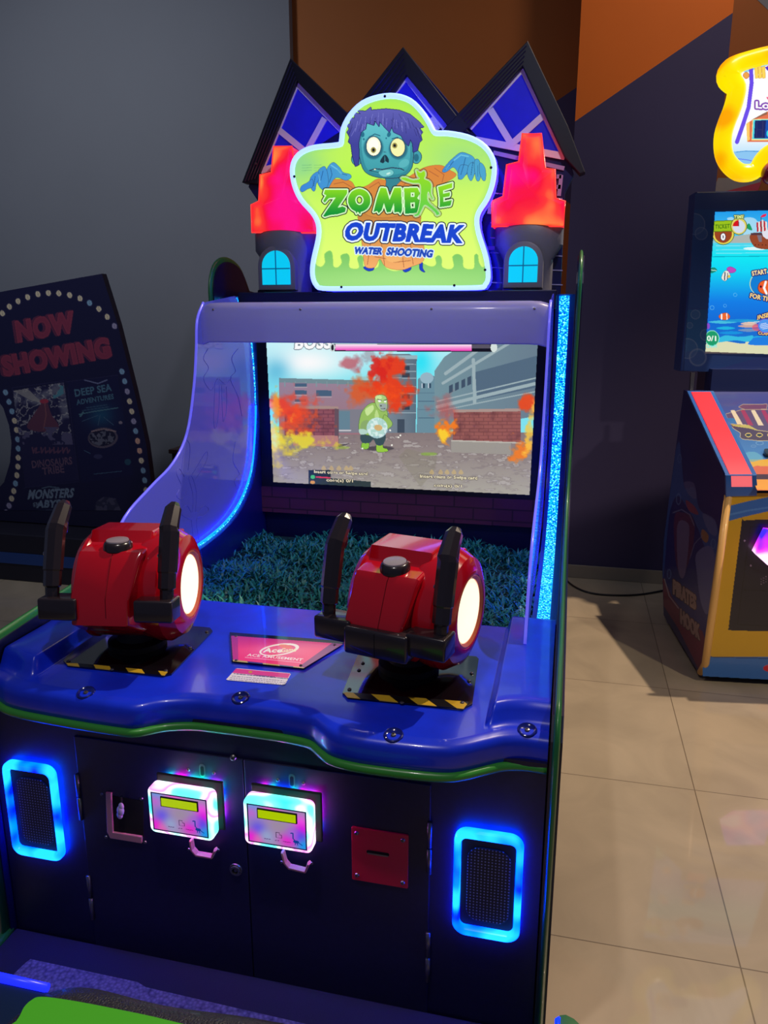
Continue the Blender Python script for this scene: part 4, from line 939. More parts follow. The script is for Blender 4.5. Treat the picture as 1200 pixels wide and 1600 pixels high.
# ---- towers with red lit flames
FL = emis('flame_light', [(0.32, rgb(255, 18, 135)), (0.44, rgb(252, 14, 84)), (0.51, rgb(248, 24, 44)), (0.60, rgb(255, 60, 40)), (0.70, rgb(255, 140, 60))], 6.5, 0.95, detail=1.5, gloss=0.18)
FLe = mat('flame_edge', rgb(255, 40, 40), 0.2, emit=rgb(255, 55, 50), es=1.2)
stone = mat('tower_grey', rgb(118, 116, 126), 0.45, bump=(60, 0.2))
stone2 = mat('tower_blue', rgb(26, 26, 110), 0.4)
TEAL = mat('teal_window', rgb(0, 150, 190), 0.3, emit=rgb(5, 195, 225), es=0.95)
def tower(fl, inner, x0, x1, wx0, wx1, wy0, wy1):
    """all in the marquee crop's pixels, set on real planes"""
    YT = 2.99
    out = on1(fl, YT); inn = on1(inner, YT-0.022)
    bm = bmesh.new(); n = len(out)
    A = [bm.verts.new(tuple(p+np.array([0, 0.09, 0]))) for p in out]; B = [bm.verts.new(tuple(p)) for p in out]; D = [bm.verts.new(tuple(p)) for p in inn]
    for k in range(n):
        bm.faces.new((A[k], A[(k+1) % n], B[(k+1) % n], B[k])); bm.faces.new((B[k], B[(k+1) % n], D[(k+1) % n], D[k]))
    bm.faces.new(A[::-1]); f = bm.faces.new(D)
    bmesh.ops.recalc_face_normals(bm, faces=bm.faces[:])
    r = bmesh.ops.poke(bm, faces=[f]); r['verts'][0].co.y -= 0.02
    ctr = ony(YT+0.03, *c1((x0+x1)/2, 780)); cx_ = ctr[0]; zt_ = ony(YT+0.03, *c1(0, 690))[2]; z0_ = 1.706
    hw_ = (ony(YT, *c1(x1, 700))[0]-ony(YT, *c1(x0, 700))[0])/2
    b2 = lathe([(hw_*0.72, z0_), (hw_*0.72, z0_+0.11), (hw_*0.98, zt_-0.075), (hw_*0.98, zt_-0.012), (hw_*0.9, zt_), (0, zt_)], 28, Matrix.Translation((cx_, YT+0.06, 0)) @ Matrix.Diagonal((1, 0.62, 1, 1)))
    tw = obj('tower', b2, stone, cab, smooth=math.radians(30))
    obj('flame', bm, FL, tw, label='red glowing faceted plastic flame')
    obj('flame_edge', tube([p+np.array([0, -0.001, 0]) for p in out], 0.0035, 6, closed=True), FLe, tw, smooth=True)
    # arched window with frame
    yw = YT-0.022
    P0 = ony(yw, *c1(wx0, wy1)); P1 = ony(yw, *c1(wx1, wy0)); a0, a1, b0, b1 = P0[0], P1[0], P0[2], P1[2]; r_ = (a1-a0)/2
    def arch(g, y): return [(a0-g, y, b0-g), (a1+g, y, b0-g)]+[((a0+a1)/2+(r_+g)*math.cos(t), y, b1-r_+(r_+g)*math.sin(t)) for t in np.linspace(0, PI, 14)]
    obj('window_surround', prism(arch(0.020, yw+0.002), (0, 0.06, 0), bev=0.006, seg=2), stone, tw, smooth=True)
    obj('window', prism(arch(0, yw-0.001), (0, 0.008, 0)), TEAL, tw, label='cyan lit arched window')
    bm = bmesh.new(); mxx = (a0+a1)/2; mz = b0+(b1-b0)*0.47
    add_box(bm, mxx-0.0022, mxx+0.0022, yw-0.003, yw, b0, b1); add_box(bm, a0, a1, yw-0.003, yw, mz-0.0022, mz+0.0022)
    obj('glazing_bar', bm, mat('teal_bar', rgb(10, 110, 150), 0.4, emit=rgb(5, 120, 160), es=0.4), tw)
tower([(72, 692), (70, 600), (96, 588), (100, 500), (138, 492), (145, 405), (206, 405), (216, 470), (248, 500), (262, 580), (292, 610), (292, 694)],
      [(90, 682), (88, 612), (112, 598), (116, 512), (152, 504), (160, 418), (194, 418), (202, 478), (234, 510), (250, 590), (276, 618), (276, 682)], 74, 292, 108, 198, 752, 868)
tower([(875, 672), (876, 588), (914, 572), (926, 466), (966, 456), (978, 362), (1040, 362), (1054, 478), (1086, 482), (1088, 578), (1120, 588), (1116, 672)],
      [(890, 662), (892, 600), (928, 584), (940, 478), (978, 468), (992, 376), (1030, 376), (1042, 490), (1072, 494), (1074, 590), (1104, 598), (1102, 662)], 876, 1114, 930, 1032, 738, 860)

# ---- the big lit sign
def c2(x, y): return (440+x/3.4286, 130+y/3.4286)
YSG = 2.90
OUT = [(178, 1088), (160, 1050), (156, 1000), (164, 940), (182, 860), (190, 800), (182, 745), (155, 695), (92, 622), (58, 545), (46, 470), (58, 410), (98, 365), (170, 337), (296, 322), (312, 300), (322, 235), (362, 160), (430, 95), (520, 62), (610, 56), (690, 82), (750, 138), (792, 200), (818, 248), (840, 258), (900, 260), (1000, 280), (1080, 320), (1130, 380), (1148, 450), (1138, 540), (1108, 622), (1068, 685), (1054, 735), (1062, 805), (1090, 895), (1106, 960), (1113, 1045), (1096, 1086), (1050, 1102), (700, 1106), (400, 1108), (215, 1106)]
so = smooth_pts(OUT, 3)
W3 = [ony(YSG, *c2(*p)) for p in so]
sg = obj('marquee_sign', prism([p+np.array([0, 0.012, 0]) for p in W3], (0, 0.055, 0)), mat('sign_box', rgb(60, 60, 120), 0.3), cab, label='star-shaped light box sign with a cartoon zombie')
rim_l = mat('sign_rim_light', rgb(150, 190, 255), 0.3, emit=rgb(140, 168, 255), es=1.9)
rw = [ony(YSG, *c2(*p)) for p in so]
ctr = np.mean(rw, 0)
obj('rim_light', tube([p+np.array([0, 0.006, 0])+(ctr-p)/np.linalg.norm(ctr-p)*0.006 for p in rw], 0.0092, 8, closed=True), rim_l, sg, smooth=True, label='glowing pale blue neon rim')
obj('back_glow', tube([p+np.array([0, 0.062, 0])+(ctr-p)/np.linalg.norm(ctr-p)*0.004 for p in rw[::2]], 0.008, 6, closed=True), mat('back_glow', rgb(20, 20, 255), 0.3, emit=rgb(20, 20, 255), es=14.0), sg, label='deep blue light strip behind the sign')
a = Art(450, 142, 780, 458, 1.9, (0.7, 0.95, 0.35), (440, 130), 3.4286)
def sign():
    D = a.poly(so); d = a.soft(D, 38)
    gy = np.clip((a.Y-80)/900, 0, 1)[..., None]
    core = np.array((0.66, 0.90, 0.28))*(1-gy)+np.array((0.86, 0.97, 0.45))*gy
    a.C[:] = core
    a.fill(np.clip((0.92-d)*2.1, 0, 1), (0.52, 0.80, 0.46), 0.85)
    a.fill(np.exp(-((a.X-960)/190)**2-((a.Y-400)/120)**2), (0.55, 0.82, 0.55), 0.6); a.fill(np.exp(-((a.X-110)/120)**2-((a.Y-440)/110)**2), (0.48, 0.78, 0.6), 0.7)
    a.fill(np.exp(-((a.X-400)/170)**2-((a.Y-560)/120)**2), (0.6, 0.95, 0.15), 0.5)
    # slime along the bottom
    top = [(160, 960), (190, 980), (215, 985), (235, 960), (232, 915), (262, 900), (272, 930), (275, 980), (300, 990), (325, 960), (318, 925), (350, 915), (362, 935), (360, 985), (395, 998), (418, 985), (408, 940), (420, 925), (436, 935), (434, 975), (460, 1000), (520, 985), (522, 930), (535, 920), (548, 935), (552, 985), (600, 1010), (650, 1000), (680, 985), (702, 960), (700, 940), (735, 930), (748, 960), (800, 985), (830, 970), (826, 935), (845, 925), (856, 945), (858, 985), (900, 1000), (925, 980), (918, 930), (945, 918), (968, 935), (972, 985), (1010, 1000), (1035, 985), (1034, 925), (1050, 920), (1055, 960), (1080, 990), (1120, 960), (1130, 1120), (140, 1120)]
    m_ = a.poly(smooth_pts(top, 3)); a.fill(a.edge(m_, 3), (0.42, 0.72, 0.35), 0.6); a.fill(m_, a.vgrad(920, (0.44, 0.74, 0.38), 1090, (0.58, 0.84, 0.48)), 0.9)
    a.fill(np.exp(-((a.X-620)/330)**2-((a.Y-1040)/50)**2), (0.7, 0.9, 0.55), 0.35)
    K = (0.16, 0.14, 0.28)
    # trousers and body
    org, od, oh = (0.86, 0.55, 0.25), (0.6, 0.33, 0.2), (0.96, 0.74, 0.45)
    a.outl(a.spoly([(440, 985), (460, 1005), (492, 1000), (488, 975)]), K, 2, (0.1, 0.25, 0.75)); a.outl(a.spoly([(648, 990), (660, 1012), (690, 1000), (690, 980)]), K, 2, (0.1, 0.25, 0.75)); a.outl(a.spoly([(740, 965), (742, 1000), (768, 1012), (755, 990), (755, 962)]), K, 2, (0.1, 0.25, 0.75))
    a.outl(a.poly(smooth_pts([(430, 690), (425, 780), (430, 850), (440, 940), (452, 985), (500, 985), (525, 940), (560, 985), (640, 1000), (700, 980), (760, 950), (760, 860), (740, 780), (720, 690)], 3)), od, 2.5, a.vgrad(700, (0.75, 0.5, 0.22), 980, (0.93, 0.66, 0.4)))
    for L in ([(470, 740), (475, 860), (460, 970)], [(540, 750), (535, 860), (552, 975)], [(620, 750), (640, 860), (655, 985)], [(690, 760), (690, 860), (705, 970)], [(500, 930), (560, 940)], [(600, 960), (690, 950)]): a.fill(a.line(L, 4), od, 0.7)
    a.fill(a.spoly([(560, 900), (620, 890), (650, 930), (610, 960), (560, 945)]), oh, 0.5)
    a.outl(a.spoly([(250, 520), (300, 515), (370, 525), (400, 560), (455, 550), (510, 515), (560, 520), (640, 525), (700, 490), (770, 450), (850, 440), (900, 465), (935, 490), (900, 520), (830, 550), (740, 590), (660, 690), (560, 720), (450, 700), (420, 610), (330, 600), (262, 575)]), od, 2.5, a.vgrad(440, (0.84, 0.5, 0.22), 700, (0.8, 0.55, 0.25)))
    for L in ([(280, 540), (330, 530), (380, 560)], [(300, 570), (350, 560)], [(470, 560), (520, 530), (560, 600)], [(640, 560), (690, 510)], [(790, 470), (840, 500)], [(820, 455), (870, 490), (860, 530)], [(740, 520), (790, 510)], [(480, 590), (500, 650)]): a.fill(a.line(L, 4), od, 0.7)
    a.outl(a.spoly([(545, 495), (560, 520), (560, 550), (580, 580), (610, 550), (640, 520), (640, 495)]), K, 2, (0.2, 0.5, 0.55))
    # hands
    hc, hd_, hh = (0.28, 0.62, 0.78), (0.12, 0.3, 0.5), (0.5, 0.82, 0.88)
    def hand(parts, lines):
        for p in parts: a.outl(a.spoly(p), K, 2.6, a.hgrad(parts[0][0][0]-150, (0.22, 0.5, 0.82), parts[0][0][0]+120, hc))
        for L in lines: a.fill(a.line(L, 3), hd_)
    hand([[(240, 475), (255, 440), (280, 425), (310, 450), (330, 478), (365, 488), (372, 505), (345, 520), (300, 505), (275, 520), (250, 560), (230, 560)],
          [(235, 450), (205, 458), (190, 490), (192, 530), (215, 568), (240, 560), (250, 520)], [(195, 475), (168, 490), (152, 520), (162, 570), (178, 575), (185, 540), (200, 510)],
          [(165, 515), (135, 535), (108, 550), (100, 572), (112, 582), (140, 566), (165, 555)]], [[(262, 455), (270, 490), (255, 530)], [(222, 470), (210, 520)], [(300, 460), (320, 485), (350, 492)], [(180, 500), (172, 550)]])
    a.fill(a.line([(266, 440), (300, 462), (320, 484)], 7), hh, 0.6); a.fill(a.line([(200, 490), (205, 530)], 6), hh, 0.5)
    hand([[(920, 400), (960, 372), (1000, 380), (1030, 400), (1040, 440), (1000, 480), (950, 515), (945, 480), (920, 450), (890, 470), (870, 478), (862, 468), (885, 435)],
          [(960, 440), (945, 490), (955, 515), (975, 505), (1005, 450)], [(1010, 430), (995, 480), (1012, 522), (1028, 500), (1042, 440)], [(1035, 415), (1035, 470), (1045, 520), (1062, 515), (1068, 450), (1055, 410)],
          [(1062, 430), (1062, 480), (1078, 520), (1092, 515), (1092, 465), (1078, 435)]], [[(985, 400), (975, 440), (960, 490)], [(1025, 420), (1015, 490)], [(920, 420), (900, 445), (875, 465)], [(1050, 440), (1050, 500)]])
    a.fill(a.line([(925, 412), (960, 385), (1000, 392)], 7), hh, 0.6); a.fill(a.line([(900, 440), (880, 462)], 5), hh, 0.5)
    # head
    skin = a.vgrad(240, (0.36, 0.72, 0.76), 500, (0.22, 0.58, 0.62))
    for (cx, cy, rx, ry) in ((402, 406, 26, 34), (722, 395, 26, 34)): a.outl(a.ell(cx, cy, rx, ry), K, 4, (0.25, 0.6, 0.66)); a.fill(a.ell(cx, cy+4, rx*.5, ry*.6), (0.15, 0.42, 0.5))
    head = a.spoly([(430, 230), (412, 300), (415, 370), (430, 440), (455, 480), (510, 502), (580, 508), (650, 498), (692, 462), (705, 400), (705, 320), (690, 250), (640, 200), (540, 180), (460, 195)])
    a.outl(head, K, 4.5, skin); a.fill(head & (a.soft(head, 14) < 0.93), (0.15, 0.45, 0.52), 0.5)
    a.fill(a.ell(434, 275, 10, 14) | a.ell(575, 275, 10, 14, 20) | a.ell(440, 300, 5, 6) | a.ell(560, 295, 4, 5), (0.14, 0.42, 0.52))
    # hair
    hair = a.poly([(395, 445), (380, 390), (372, 330), (358, 315), (365, 290), (350, 262), (362, 245), (352, 225), (370, 215), (366, 190), (390, 188), (395, 160), (425, 165), (408, 148), (450, 150), (478, 128), (480, 145), (560, 138), (630, 145), (690, 168), (735, 205), (762, 235), (738, 240), (755, 262), (745, 278), (752, 305), (738, 318), (728, 360), (705, 370), (703, 325), (690, 300), (680, 335), (660, 320), (640, 280), (600, 262), (590, 232), (578, 262), (555, 240), (525, 205), (522, 232), (500, 200), (495, 225), (455, 212), (450, 245), (425, 262), (412, 320), (415, 390), (410, 440)])
    a.outl(hair, (0.12, 0.1, 0.32), 4, a.vgrad(140, (0.36, 0.36, 0.68), 330, (0.24, 0.25, 0.58)))
    random.seed(5)
    for k in range(46):
        x = random.uniform(375, 735); y = 150+((x-550)/190)**2*70+random.uniform(0, 50); dx = (x-550)*0.10+random.uniform(-6, 6)
        a.fill(a.line([(x, y), (x+dx, y+random.uniform(25, 55))], 2.4) & hair, (0.5, 0.5, 0.8) if k % 2 else (0.18, 0.17, 0.42), 0.8)
    # eyes
    a.fill(a.soft(a.ell(492, 345, 52, 62), 5), (0.12, 0.36, 0.44), 0.8); a.fill(a.soft(a.ell(625, 352, 50, 56), 5), (0.12, 0.36, 0.44), 0.8)
    a.outl(a.ell(493, 338, 38, 50), K, 3.5, (0.95, 0.96, 0.84)); a.outl(a.ell(622, 344, 38, 48), K, 3.5, (0.93, 0.93, 0.66))
    a.fill(a.ell(493, 330, 26, 30), (1, 1, 0.96), 0.7)
    a.fill(a.ell(492, 358, 14, 16), (0.62, 0.58, 0.3)); a.fill(a.ell(492, 358, 7.5, 9), (0.1, 0.1, 0.12)); a.fill(a.ell(606, 334, 14, 15), (0.62, 0.58, 0.3)); a.fill(a.ell(606, 334, 7.5, 8.5), (0.1, 0.1, 0.12))
    a.fill(a.line([(452, 318), (470, 288), (500, 272), (528, 282)], 5) | a.line([(592, 298), (620, 290), (655, 308)], 5), (0.12, 0.36, 0.46))
    a.fill(a.spoly([(550, 385), (535, 402), (528, 422), (545, 428), (555, 418), (572, 426), (574, 408), (562, 388)]), (0.1, 0.2, 0.26)); a.fill(a.line([(552, 390), (554, 420)], 3), (0.25, 0.58, 0.62)); a.fill(a.line([(545, 368), (560, 370)], 3), K, 0.7)
    a.fill(a.line([(470, 468), (500, 458), (540, 462), (590, 452), (640, 458), (655, 466)], 5), K); a.fill(a.line([(478, 470), (520, 478)], 4), (0.12, 0.3, 0.36))
    a.outl(a.spoly([(528, 470), (522, 485), (545, 500), (585, 495), (600, 478), (580, 462)]), (0.15, 0.4, 0.44), 2.5, (0.45, 0.76, 0.76)); a.fill(a.ell(572, 484, 12, 5, -20), (0.85, 0.95, 0.9), 0.8)
    a.fill(a.ell(500, 462, 5, 3), (0.95, 0.95, 0.8)); a.fill(a.ell(655, 430, 30, 20, -30), (0.42, 0.76, 0.78), 0.5)
    # ZOMBIE lettering
    Z = a.poly([(232, 572), (352, 572), (350, 592), (300, 668), (326, 660), (345, 668), (340, 690), (300, 702), (262, 706), (232, 716), (222, 712), (236, 690), (290, 612), (252, 616), (232, 640), (222, 632), (240, 600), (226, 594)])
    O = (a.ell(416, 628, 60, 62) & ~a.ell(417, 626, 22, 26)); O |= a.poly([(395, 680), (400, 700), (408, 684), (420, 704), (428, 682)])
    Mm = a.poly([(492, 690), (512, 612), (530, 560), (560, 562), (578, 625), (604, 560), (640, 560), (646, 680), (636, 702), (628, 690), (604, 692), (602, 640), (584, 690), (564, 692), (548, 642), (536, 682), (520, 698), (512, 684)])
    Bb = a.poly([(656, 562), (728, 560), (742, 590), (726, 616), (748, 634), (746, 676), (716, 696), (662, 700)]) & ~a.poly([(692, 586), (712, 586), (712, 608), (692, 610)]) & ~a.poly([(690, 640), (714, 638), (714, 668), (692, 670)])
    Ee = a.poly([(838, 556), (915, 534), (914, 560), (866, 574), (866, 592), (902, 584), (900, 606), (866, 612), (868, 636), (912, 626), (905, 656), (846, 664), (848, 620)])
    man = a.spoly([(722, 465), (742, 480), (764, 470), (770, 492), (764, 512), (790, 525), (802, 545), (800, 590), (812, 620), (800, 612), (786, 580), (780, 612), (790, 640), (830, 678), (846, 700), (830, 706), (820, 690), (770, 652), (750, 680), (735, 706), (716, 712), (712, 704), (728, 694), (742, 640), (745, 600), (742, 540), (700, 534), (655, 520), (640, 508), (662, 504), (700, 518), (738, 512), (728, 496)], 4)
    lets = Z | O | Mm | Bb | Ee | man
    a.fill(a.grow(lets, 13) & ~a.grow(man, 9), (0.12, 0.16, 0.10)); a.fill(a.grow(lets, 7), (0.82, 0.95, 0.75))
    a.fill(Z | O | Mm | Bb | Ee, a.vgrad(560, (0.55, 0.84, 0.10), 700, (0.06, 0.56, 0.20)))
    a.fill(a.edge(man, 6), (0.12, 0.16, 0.1)); a.fill(a.edge(man, 3), (0.8, 0.95, 0.7)); a.fill(man, a.vgrad(470, (0.58, 0.84, 0.1), 710, (0.35, 0.78, 0.3)))
    # OUTBREAK / WATER SHOOTING
    T = a.text('OUTBREAK', (330, 842), (968, 858), (352, 744), 0.05)
    a.fill(a.grow(T, 17), (0.08, 0.08, 0.16)); a.fill(a.grow(T, 11), (0.9, 0.95, 1.0)); a.fill(a.grow(T, 1), (0.08, 0.26, 0.78))
    T = a.text('WATER', (386, 914), (536, 918), (394, 878), 0.035) | a.text('SHOOTING', (560, 920), (804, 934), (570, 880), 0.035)
    a.fill(a.grow(T, 7), (0.82, 0.9, 0.98)); a.fill(a.grow(T, 1.5), (0.12, 0.28, 0.7))
    for k in range(3): a.fill(a.line([(110, 440+14*k), (160, 438+14*k)], 4), (0.4, 0.66, 0.45), 0.5); a.fill(a.line([(175, 440+14*k), (215, 438+14*k)], 4), (0.4, 0.66, 0.45), 0.4)
sign()
a.build('sign_print', placer((0, YSG+0.0115, 0), EY), paint_mat('sign_picture', 1.1, 0.3), sg, a.grow(a.poly(so), 2))
for p in ((553, 70), (1122, 452), (320, 1092), (925, 1083), (1090, 1000), (68, 500)):
    q = ony(YSG-0.006, *c2(*p)); obj('sign_screw', lathe([(0, 0.004), (0.004, 0.003), (0.005, 0)], 10, axis_mtx(q, (0, -1, 0))), black_matte, sg)

# ---- foot platform in front of the cabinet
plat = obj('foot_platform', box(-1.352, 0.0, 1.05, 1.448, 0.0, 0.028, bev=0.004), mat('platform_dark', rgb(40, 36, 84), 0.55, bump=(250, 0.2)), cab)  # dark tone stands for the shaded part of the platform floor
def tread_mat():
    M = mat('platform_lit_tread', rgb(120, 110, 185), 0.45); nt = M.node_tree; b = nt.nodes['Principled BSDF']  # lighter purple stands for the lit part of the platform floor
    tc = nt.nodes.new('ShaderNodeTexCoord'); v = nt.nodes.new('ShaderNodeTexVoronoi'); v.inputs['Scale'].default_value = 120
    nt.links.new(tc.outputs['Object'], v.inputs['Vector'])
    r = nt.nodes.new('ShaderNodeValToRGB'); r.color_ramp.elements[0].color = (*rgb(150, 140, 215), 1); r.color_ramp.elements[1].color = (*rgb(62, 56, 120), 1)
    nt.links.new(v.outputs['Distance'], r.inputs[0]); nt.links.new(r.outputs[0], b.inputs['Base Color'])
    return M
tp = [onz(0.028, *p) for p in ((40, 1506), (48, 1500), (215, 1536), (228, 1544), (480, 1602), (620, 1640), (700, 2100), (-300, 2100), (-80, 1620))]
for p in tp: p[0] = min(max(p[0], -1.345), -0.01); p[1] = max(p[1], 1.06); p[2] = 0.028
obj('tread_mat', prism(tp, (0, 0, 0.003)), tread_mat(), plat, label='textured tread, its light purple standing for lit floor')
for sx_ in (-1.366, 0.014):
    obj('platform_edge', tube([(sx_, 1.44, 0.03), (sx_, 1.40, 0.022), (sx_, 1.05, 0.022)], 0.014, 8), green_trim, plat, smooth=True, label='green edge trim')

# ---------------------------------------------------------------- movie display board on its low plinth
plinth = thing('display_plinth', 'low black plinth with a dull blue stripe along its front under the movie board', 'plinth', (-3.2, 4.5, 0))
obj('plinth_body', box(-5.2, -1.95, 3.95, 5.0, 0.0, 0.306, bev=0.006), mat('plinth_black', rgb(20, 18, 34), 0.5), plinth)
obj('blue_stripe', box(-5.2, -1.95, 3.944, 3.952, 0.115, 0.185), mat('stripe_blue', rgb(30, 66, 130), 0.4), plinth)
YB4 = 4.2
def c5(x, y): return (x/3.265, 410+y/3.265)
pe = [(-700, 330), (0, 150), (518, 57), (560, 190), (600, 320), (640, 480), (680, 640), (715, 790), (745, 930), (765, 1080), (790, 1260), (812, 1440), (818, 1530)]
pl_l = [(-700, 1530), (-560, 1300), (-250, 1300), (-60, 1210), (20, 1120), (50, 1020), (58, 920), (45, 830), (15, 740), (-40, 670), (-200, 600), (-500, 560)]
sb_ = thing('movie_display_board', 'tilted dark blue NOW SHOWING movie display board with round bulbs, behind the left gun', 'display board', (-3.0, YB4, 0.312))
cp = [c5(*p) for p in pe+pl_l]
P = [ony(YB4, *p) for p in cp]
for p in P: p[2] = max(p[2], 0.312)
obj('board_panel', prism(P, (0, 0.05, 0), bev=0.003), mat('board_navy', rgb(22, 20, 50), 0.5), sb_)
a = Art(-12, 418, 255, 880, 1.25, (0.1, 0.09, 0.22), (0, 410), 3.265)
def board():
    N = a.noise
    a.C[:] = (0.085, 0.08, 0.22)
    for (s_, bl, br, tl) in (('NOW', (92, 410), (388, 356), (75, 300)), ('SHOWING', (22, 585), (572, 485), (0, 480))):
        t_ = a.text(s_, bl, br, tl, 0.055)
        sh_ = a.grow(np.roll(t_, -4, 1), 5); a.fill(sh_, (0.36, 0.15, 0.26)); a.fill(a.grow(t_, 4), (0.2, 0.09, 0.2)); a.fill(a.grow(t_, 1.5), (0.56, 0.22, 0.3)); a.fill(a.soft(t_, 6), (0.48, 0.17, 0.27), 0.8)
    bl_ = [(12, 260, 0), (48, 226, 0), (92, 198, 0), (141, 177, 0), (193, 162, 0), (247, 156, 0), (300, 158, 0), (355, 167, 0), (408, 184, 0), (457, 207, 1), (504, 237, 0), (547, 278, 0), (584, 325, 2),
           (622, 557, 1), (636, 607, 1), (649, 658, 2), (661, 709, 0), (672, 760, 0), (682, 811, 2), (692, 861, 1), (702, 911, 3), (712, 961, 3), (721, 1011, 0), (730, 1062, 1), (738, 1112, 1), (745, 1162, 0),
           (28, 663, 1), (46, 712, 1), (61, 760, 1), (74, 808, 0), (84, 855, 0), (90, 903, 1), (93, 950, 1), (93, 997, 0), (91, 1042, 0), (86, 1086, 0), (79, 1128, 1), (70, 1167, 0), (59, 1205, 0), (46, 1241, 2), (32, 1276, 2), (14, 1308, 2), (-6, 1338, 0)]
    cols = [(0.80, 0.74, 0.62), (0.48, 0.62, 0.72), (0.58, 0.55, 0.66), (0.78, 0.6, 0.52)]
    for x, y, k in bl_:
        a.fill(a.ell(x, y, 17, 20, -20), (0.14, 0.13, 0.28)); a.fill(a.ell(x, y, 12, 15, -20), cols[k]); a.fill(a.line([(x-2, y-11), (x+3, y+11)], 2), (0.35, 0.3, 0.35), 0.6)
    # left poster: volcano
    p1 = a.poly([(66, 655), (325, 612), (400, 1110), (130, 1150)]); n = N(70, 4, 4); n2 = N(40, 4, 6)
    a.fill(p1, (0.12, 0.11, 0.26)); up = p1 & (a.Y < 880)
    a.fill(up, (0.42, 0.42, 0.48), np.clip((n-0.42)*4, 0, 0.9)); a.fill(up & (np.abs(n2-0.5) < 0.03), (0.7, 0.68, 0.66), 0.7)
    a.fill(a.poly([(66, 655), (140, 645), (215, 715), (160, 705)]) & p1, (0.6, 0.58, 0.56), 0.8)
    a.fill(a.spoly([(218, 712), (170, 780), (140, 845), (230, 865), (300, 840), (262, 775), (240, 712)]), (0.36, 0.2, 0.28)); a.fill(a.ell(225, 708, 22, 12), (0.62, 0.2, 0.28)); a.fill(a.line([(228, 715), (235, 780), (222, 850)], 5), (0.5, 0.3, 0.32))
    a.fill(a.poly([(270, 640), (322, 620), (325, 670), (270, 700)]) & (n2 > 0.48), (0.3, 0.5, 0.55)); a.fill(p1 & (a.Y > 840) & (a.Y < 930) & (n2 > 0.55), (0.32, 0.3, 0.42))
    for (s_, bl, br, tl) in (('DINOSAURS', (165, 1050), (370, 1030), (160, 1012)), ('TRIBE', (218, 1085), (328, 1072), (214, 1048))):
        a.fill(a.text(s_, bl, br, tl, 0.02), (0.38, 0.28, 0.36))
    random.seed(2)
    for k in range(9): x = 165+k*22; a.fill(a.line([(x, 945), (x+random.uniform(-6, 6), 972), (x+14, 968-random.uniform(0, 20))], 7), (0.42, 0.26, 0.34), 0.8)
    # right poster: diver
    p2 = a.poly([(345, 612), (600, 580), (680, 1085), (415, 1125)]); a.fill(p2, (0.085, 0.085, 0.24))
    a.fill(np.exp(-((a.X-515)/70)**2-((a.Y-780)/60)**2)*p2, (0.1, 0.3, 0.42), 0.9)
    for (s_, bl, br, tl) in (('DEEP SEA', (384, 686), (572, 656), (378, 648)), ('ADVENTURES', (392, 728), (582, 696), (388, 702))): a.fill(a.text(s_, bl, br, tl, 0.03), (0.28, 0.42, 0.5))
    a.fill(a.line([(440, 742), (545, 726)], 4) | a.line([(420, 756), (555, 737)], 4), (0.22, 0.32, 0.42))
    a.fill(a.line([(405, 775), (470, 762), (600, 742)], 5) | a.line([(410, 785), (425, 765)], 9), (0.3, 0.45, 0.5)); a.fill(a.line([(430, 600), (500, 618), (545, 600)], 6), (0.4, 0.42, 0.55))
    for (p, q) in (((420, 810), (500, 780)), ((530, 790), (580, 830)), ((510, 780), (500, 830)), ((480, 1080), (620, 1065)), ((430, 960), (460, 975))): a.fill(a.line([p, q], 3), (0.25, 0.36, 0.46))
    a.fill(a.ell(525, 895, 76, 52, -4), (0.34, 0.3, 0.36)); a.fill(a.ell(522, 893, 68, 44, -4), (0.1, 0.1, 0.2)); m_ = a.ell(522, 893, 66, 42, -4); a.fill(m_ & (N(14, 3, 17) > 0.52), (0.36, 0.36, 0.42)); a.fill(a.line([(468, 862), (530, 850), (590, 862)], 7), (0.6, 0.5, 0.5), 0.8)
    a.fill(a.ell(615, 818, 10, 8), (0.5, 0.45, 0.5)); a.fill(a.ell(652, 1018, 16, 16), (0.14, 0.28, 0.36)); a.fill(a.ell(500, 990, 22, 12), (0.2, 0.2, 0.34))
    # lower left poster
    for (s_, bl, br, tl) in (('MONSTERS', (140, 1210), (372, 1200), (150, 1160)), ('OF THE', (170, 1248), (200, 1246), (168, 1226)), ('ABYSS', (184, 1254), (330, 1248), (190, 1214))): a.fill(a.text(s_, bl, br, tl, 0.045), (0.42, 0.48, 0.55))
    a.fill(a.line([(215, 1152), (250, 1144), (300, 1150)], 6), (0.3, 0.36, 0.44)); a.fill(a.line([(170, 1272), (320, 1262)], 10), (0.22, 0.26, 0.36))
    g = a.poly([(480, 1290), (490, 1220), (530, 1195), (590, 1205), (610, 1250), (630, 1290)]); a.fill(g, (0.16, 0.16, 0.26)); a.fill(g & (N(30, 3, 19) > 0.52), (0.26, 0.25, 0.34))
    for L in ([(66, 655), (60, 640), (325, 605)], [(335, 610), (600, 575)], [(400, 1110), (345, 640)], [(120, 1150), (400, 1118)]): a.fill(a.line(L, 3), (0.16, 0.15, 0.3))
board()
cl = a.poly([(x, y) for x, y in pe+pl_l]) & (a.Y < 1265)
a.build('board_print', placer((0, YB4-0.002, 0), EY), paint_mat('print_satin', 0, 0.35, 0.2), sb_, cl)

dk = thing('side_counter', 'low dark counter with a brown top, behind the frosted side screen', 'counter', (-2.3, 5.1, 0))
obj('counter_body', box(-2.78, -1.95, 5.02, 5.2, 0.0, 0.66), mat('counter_dark', rgb(40, 38, 48), 0.5), dk)
obj('counter_top', box(-2.80, -1.93, 5.005, 5.21, 0.66, 0.69, bev=0.004), mat('counter_brown', rgb(96, 66, 58), 0.4), dk)

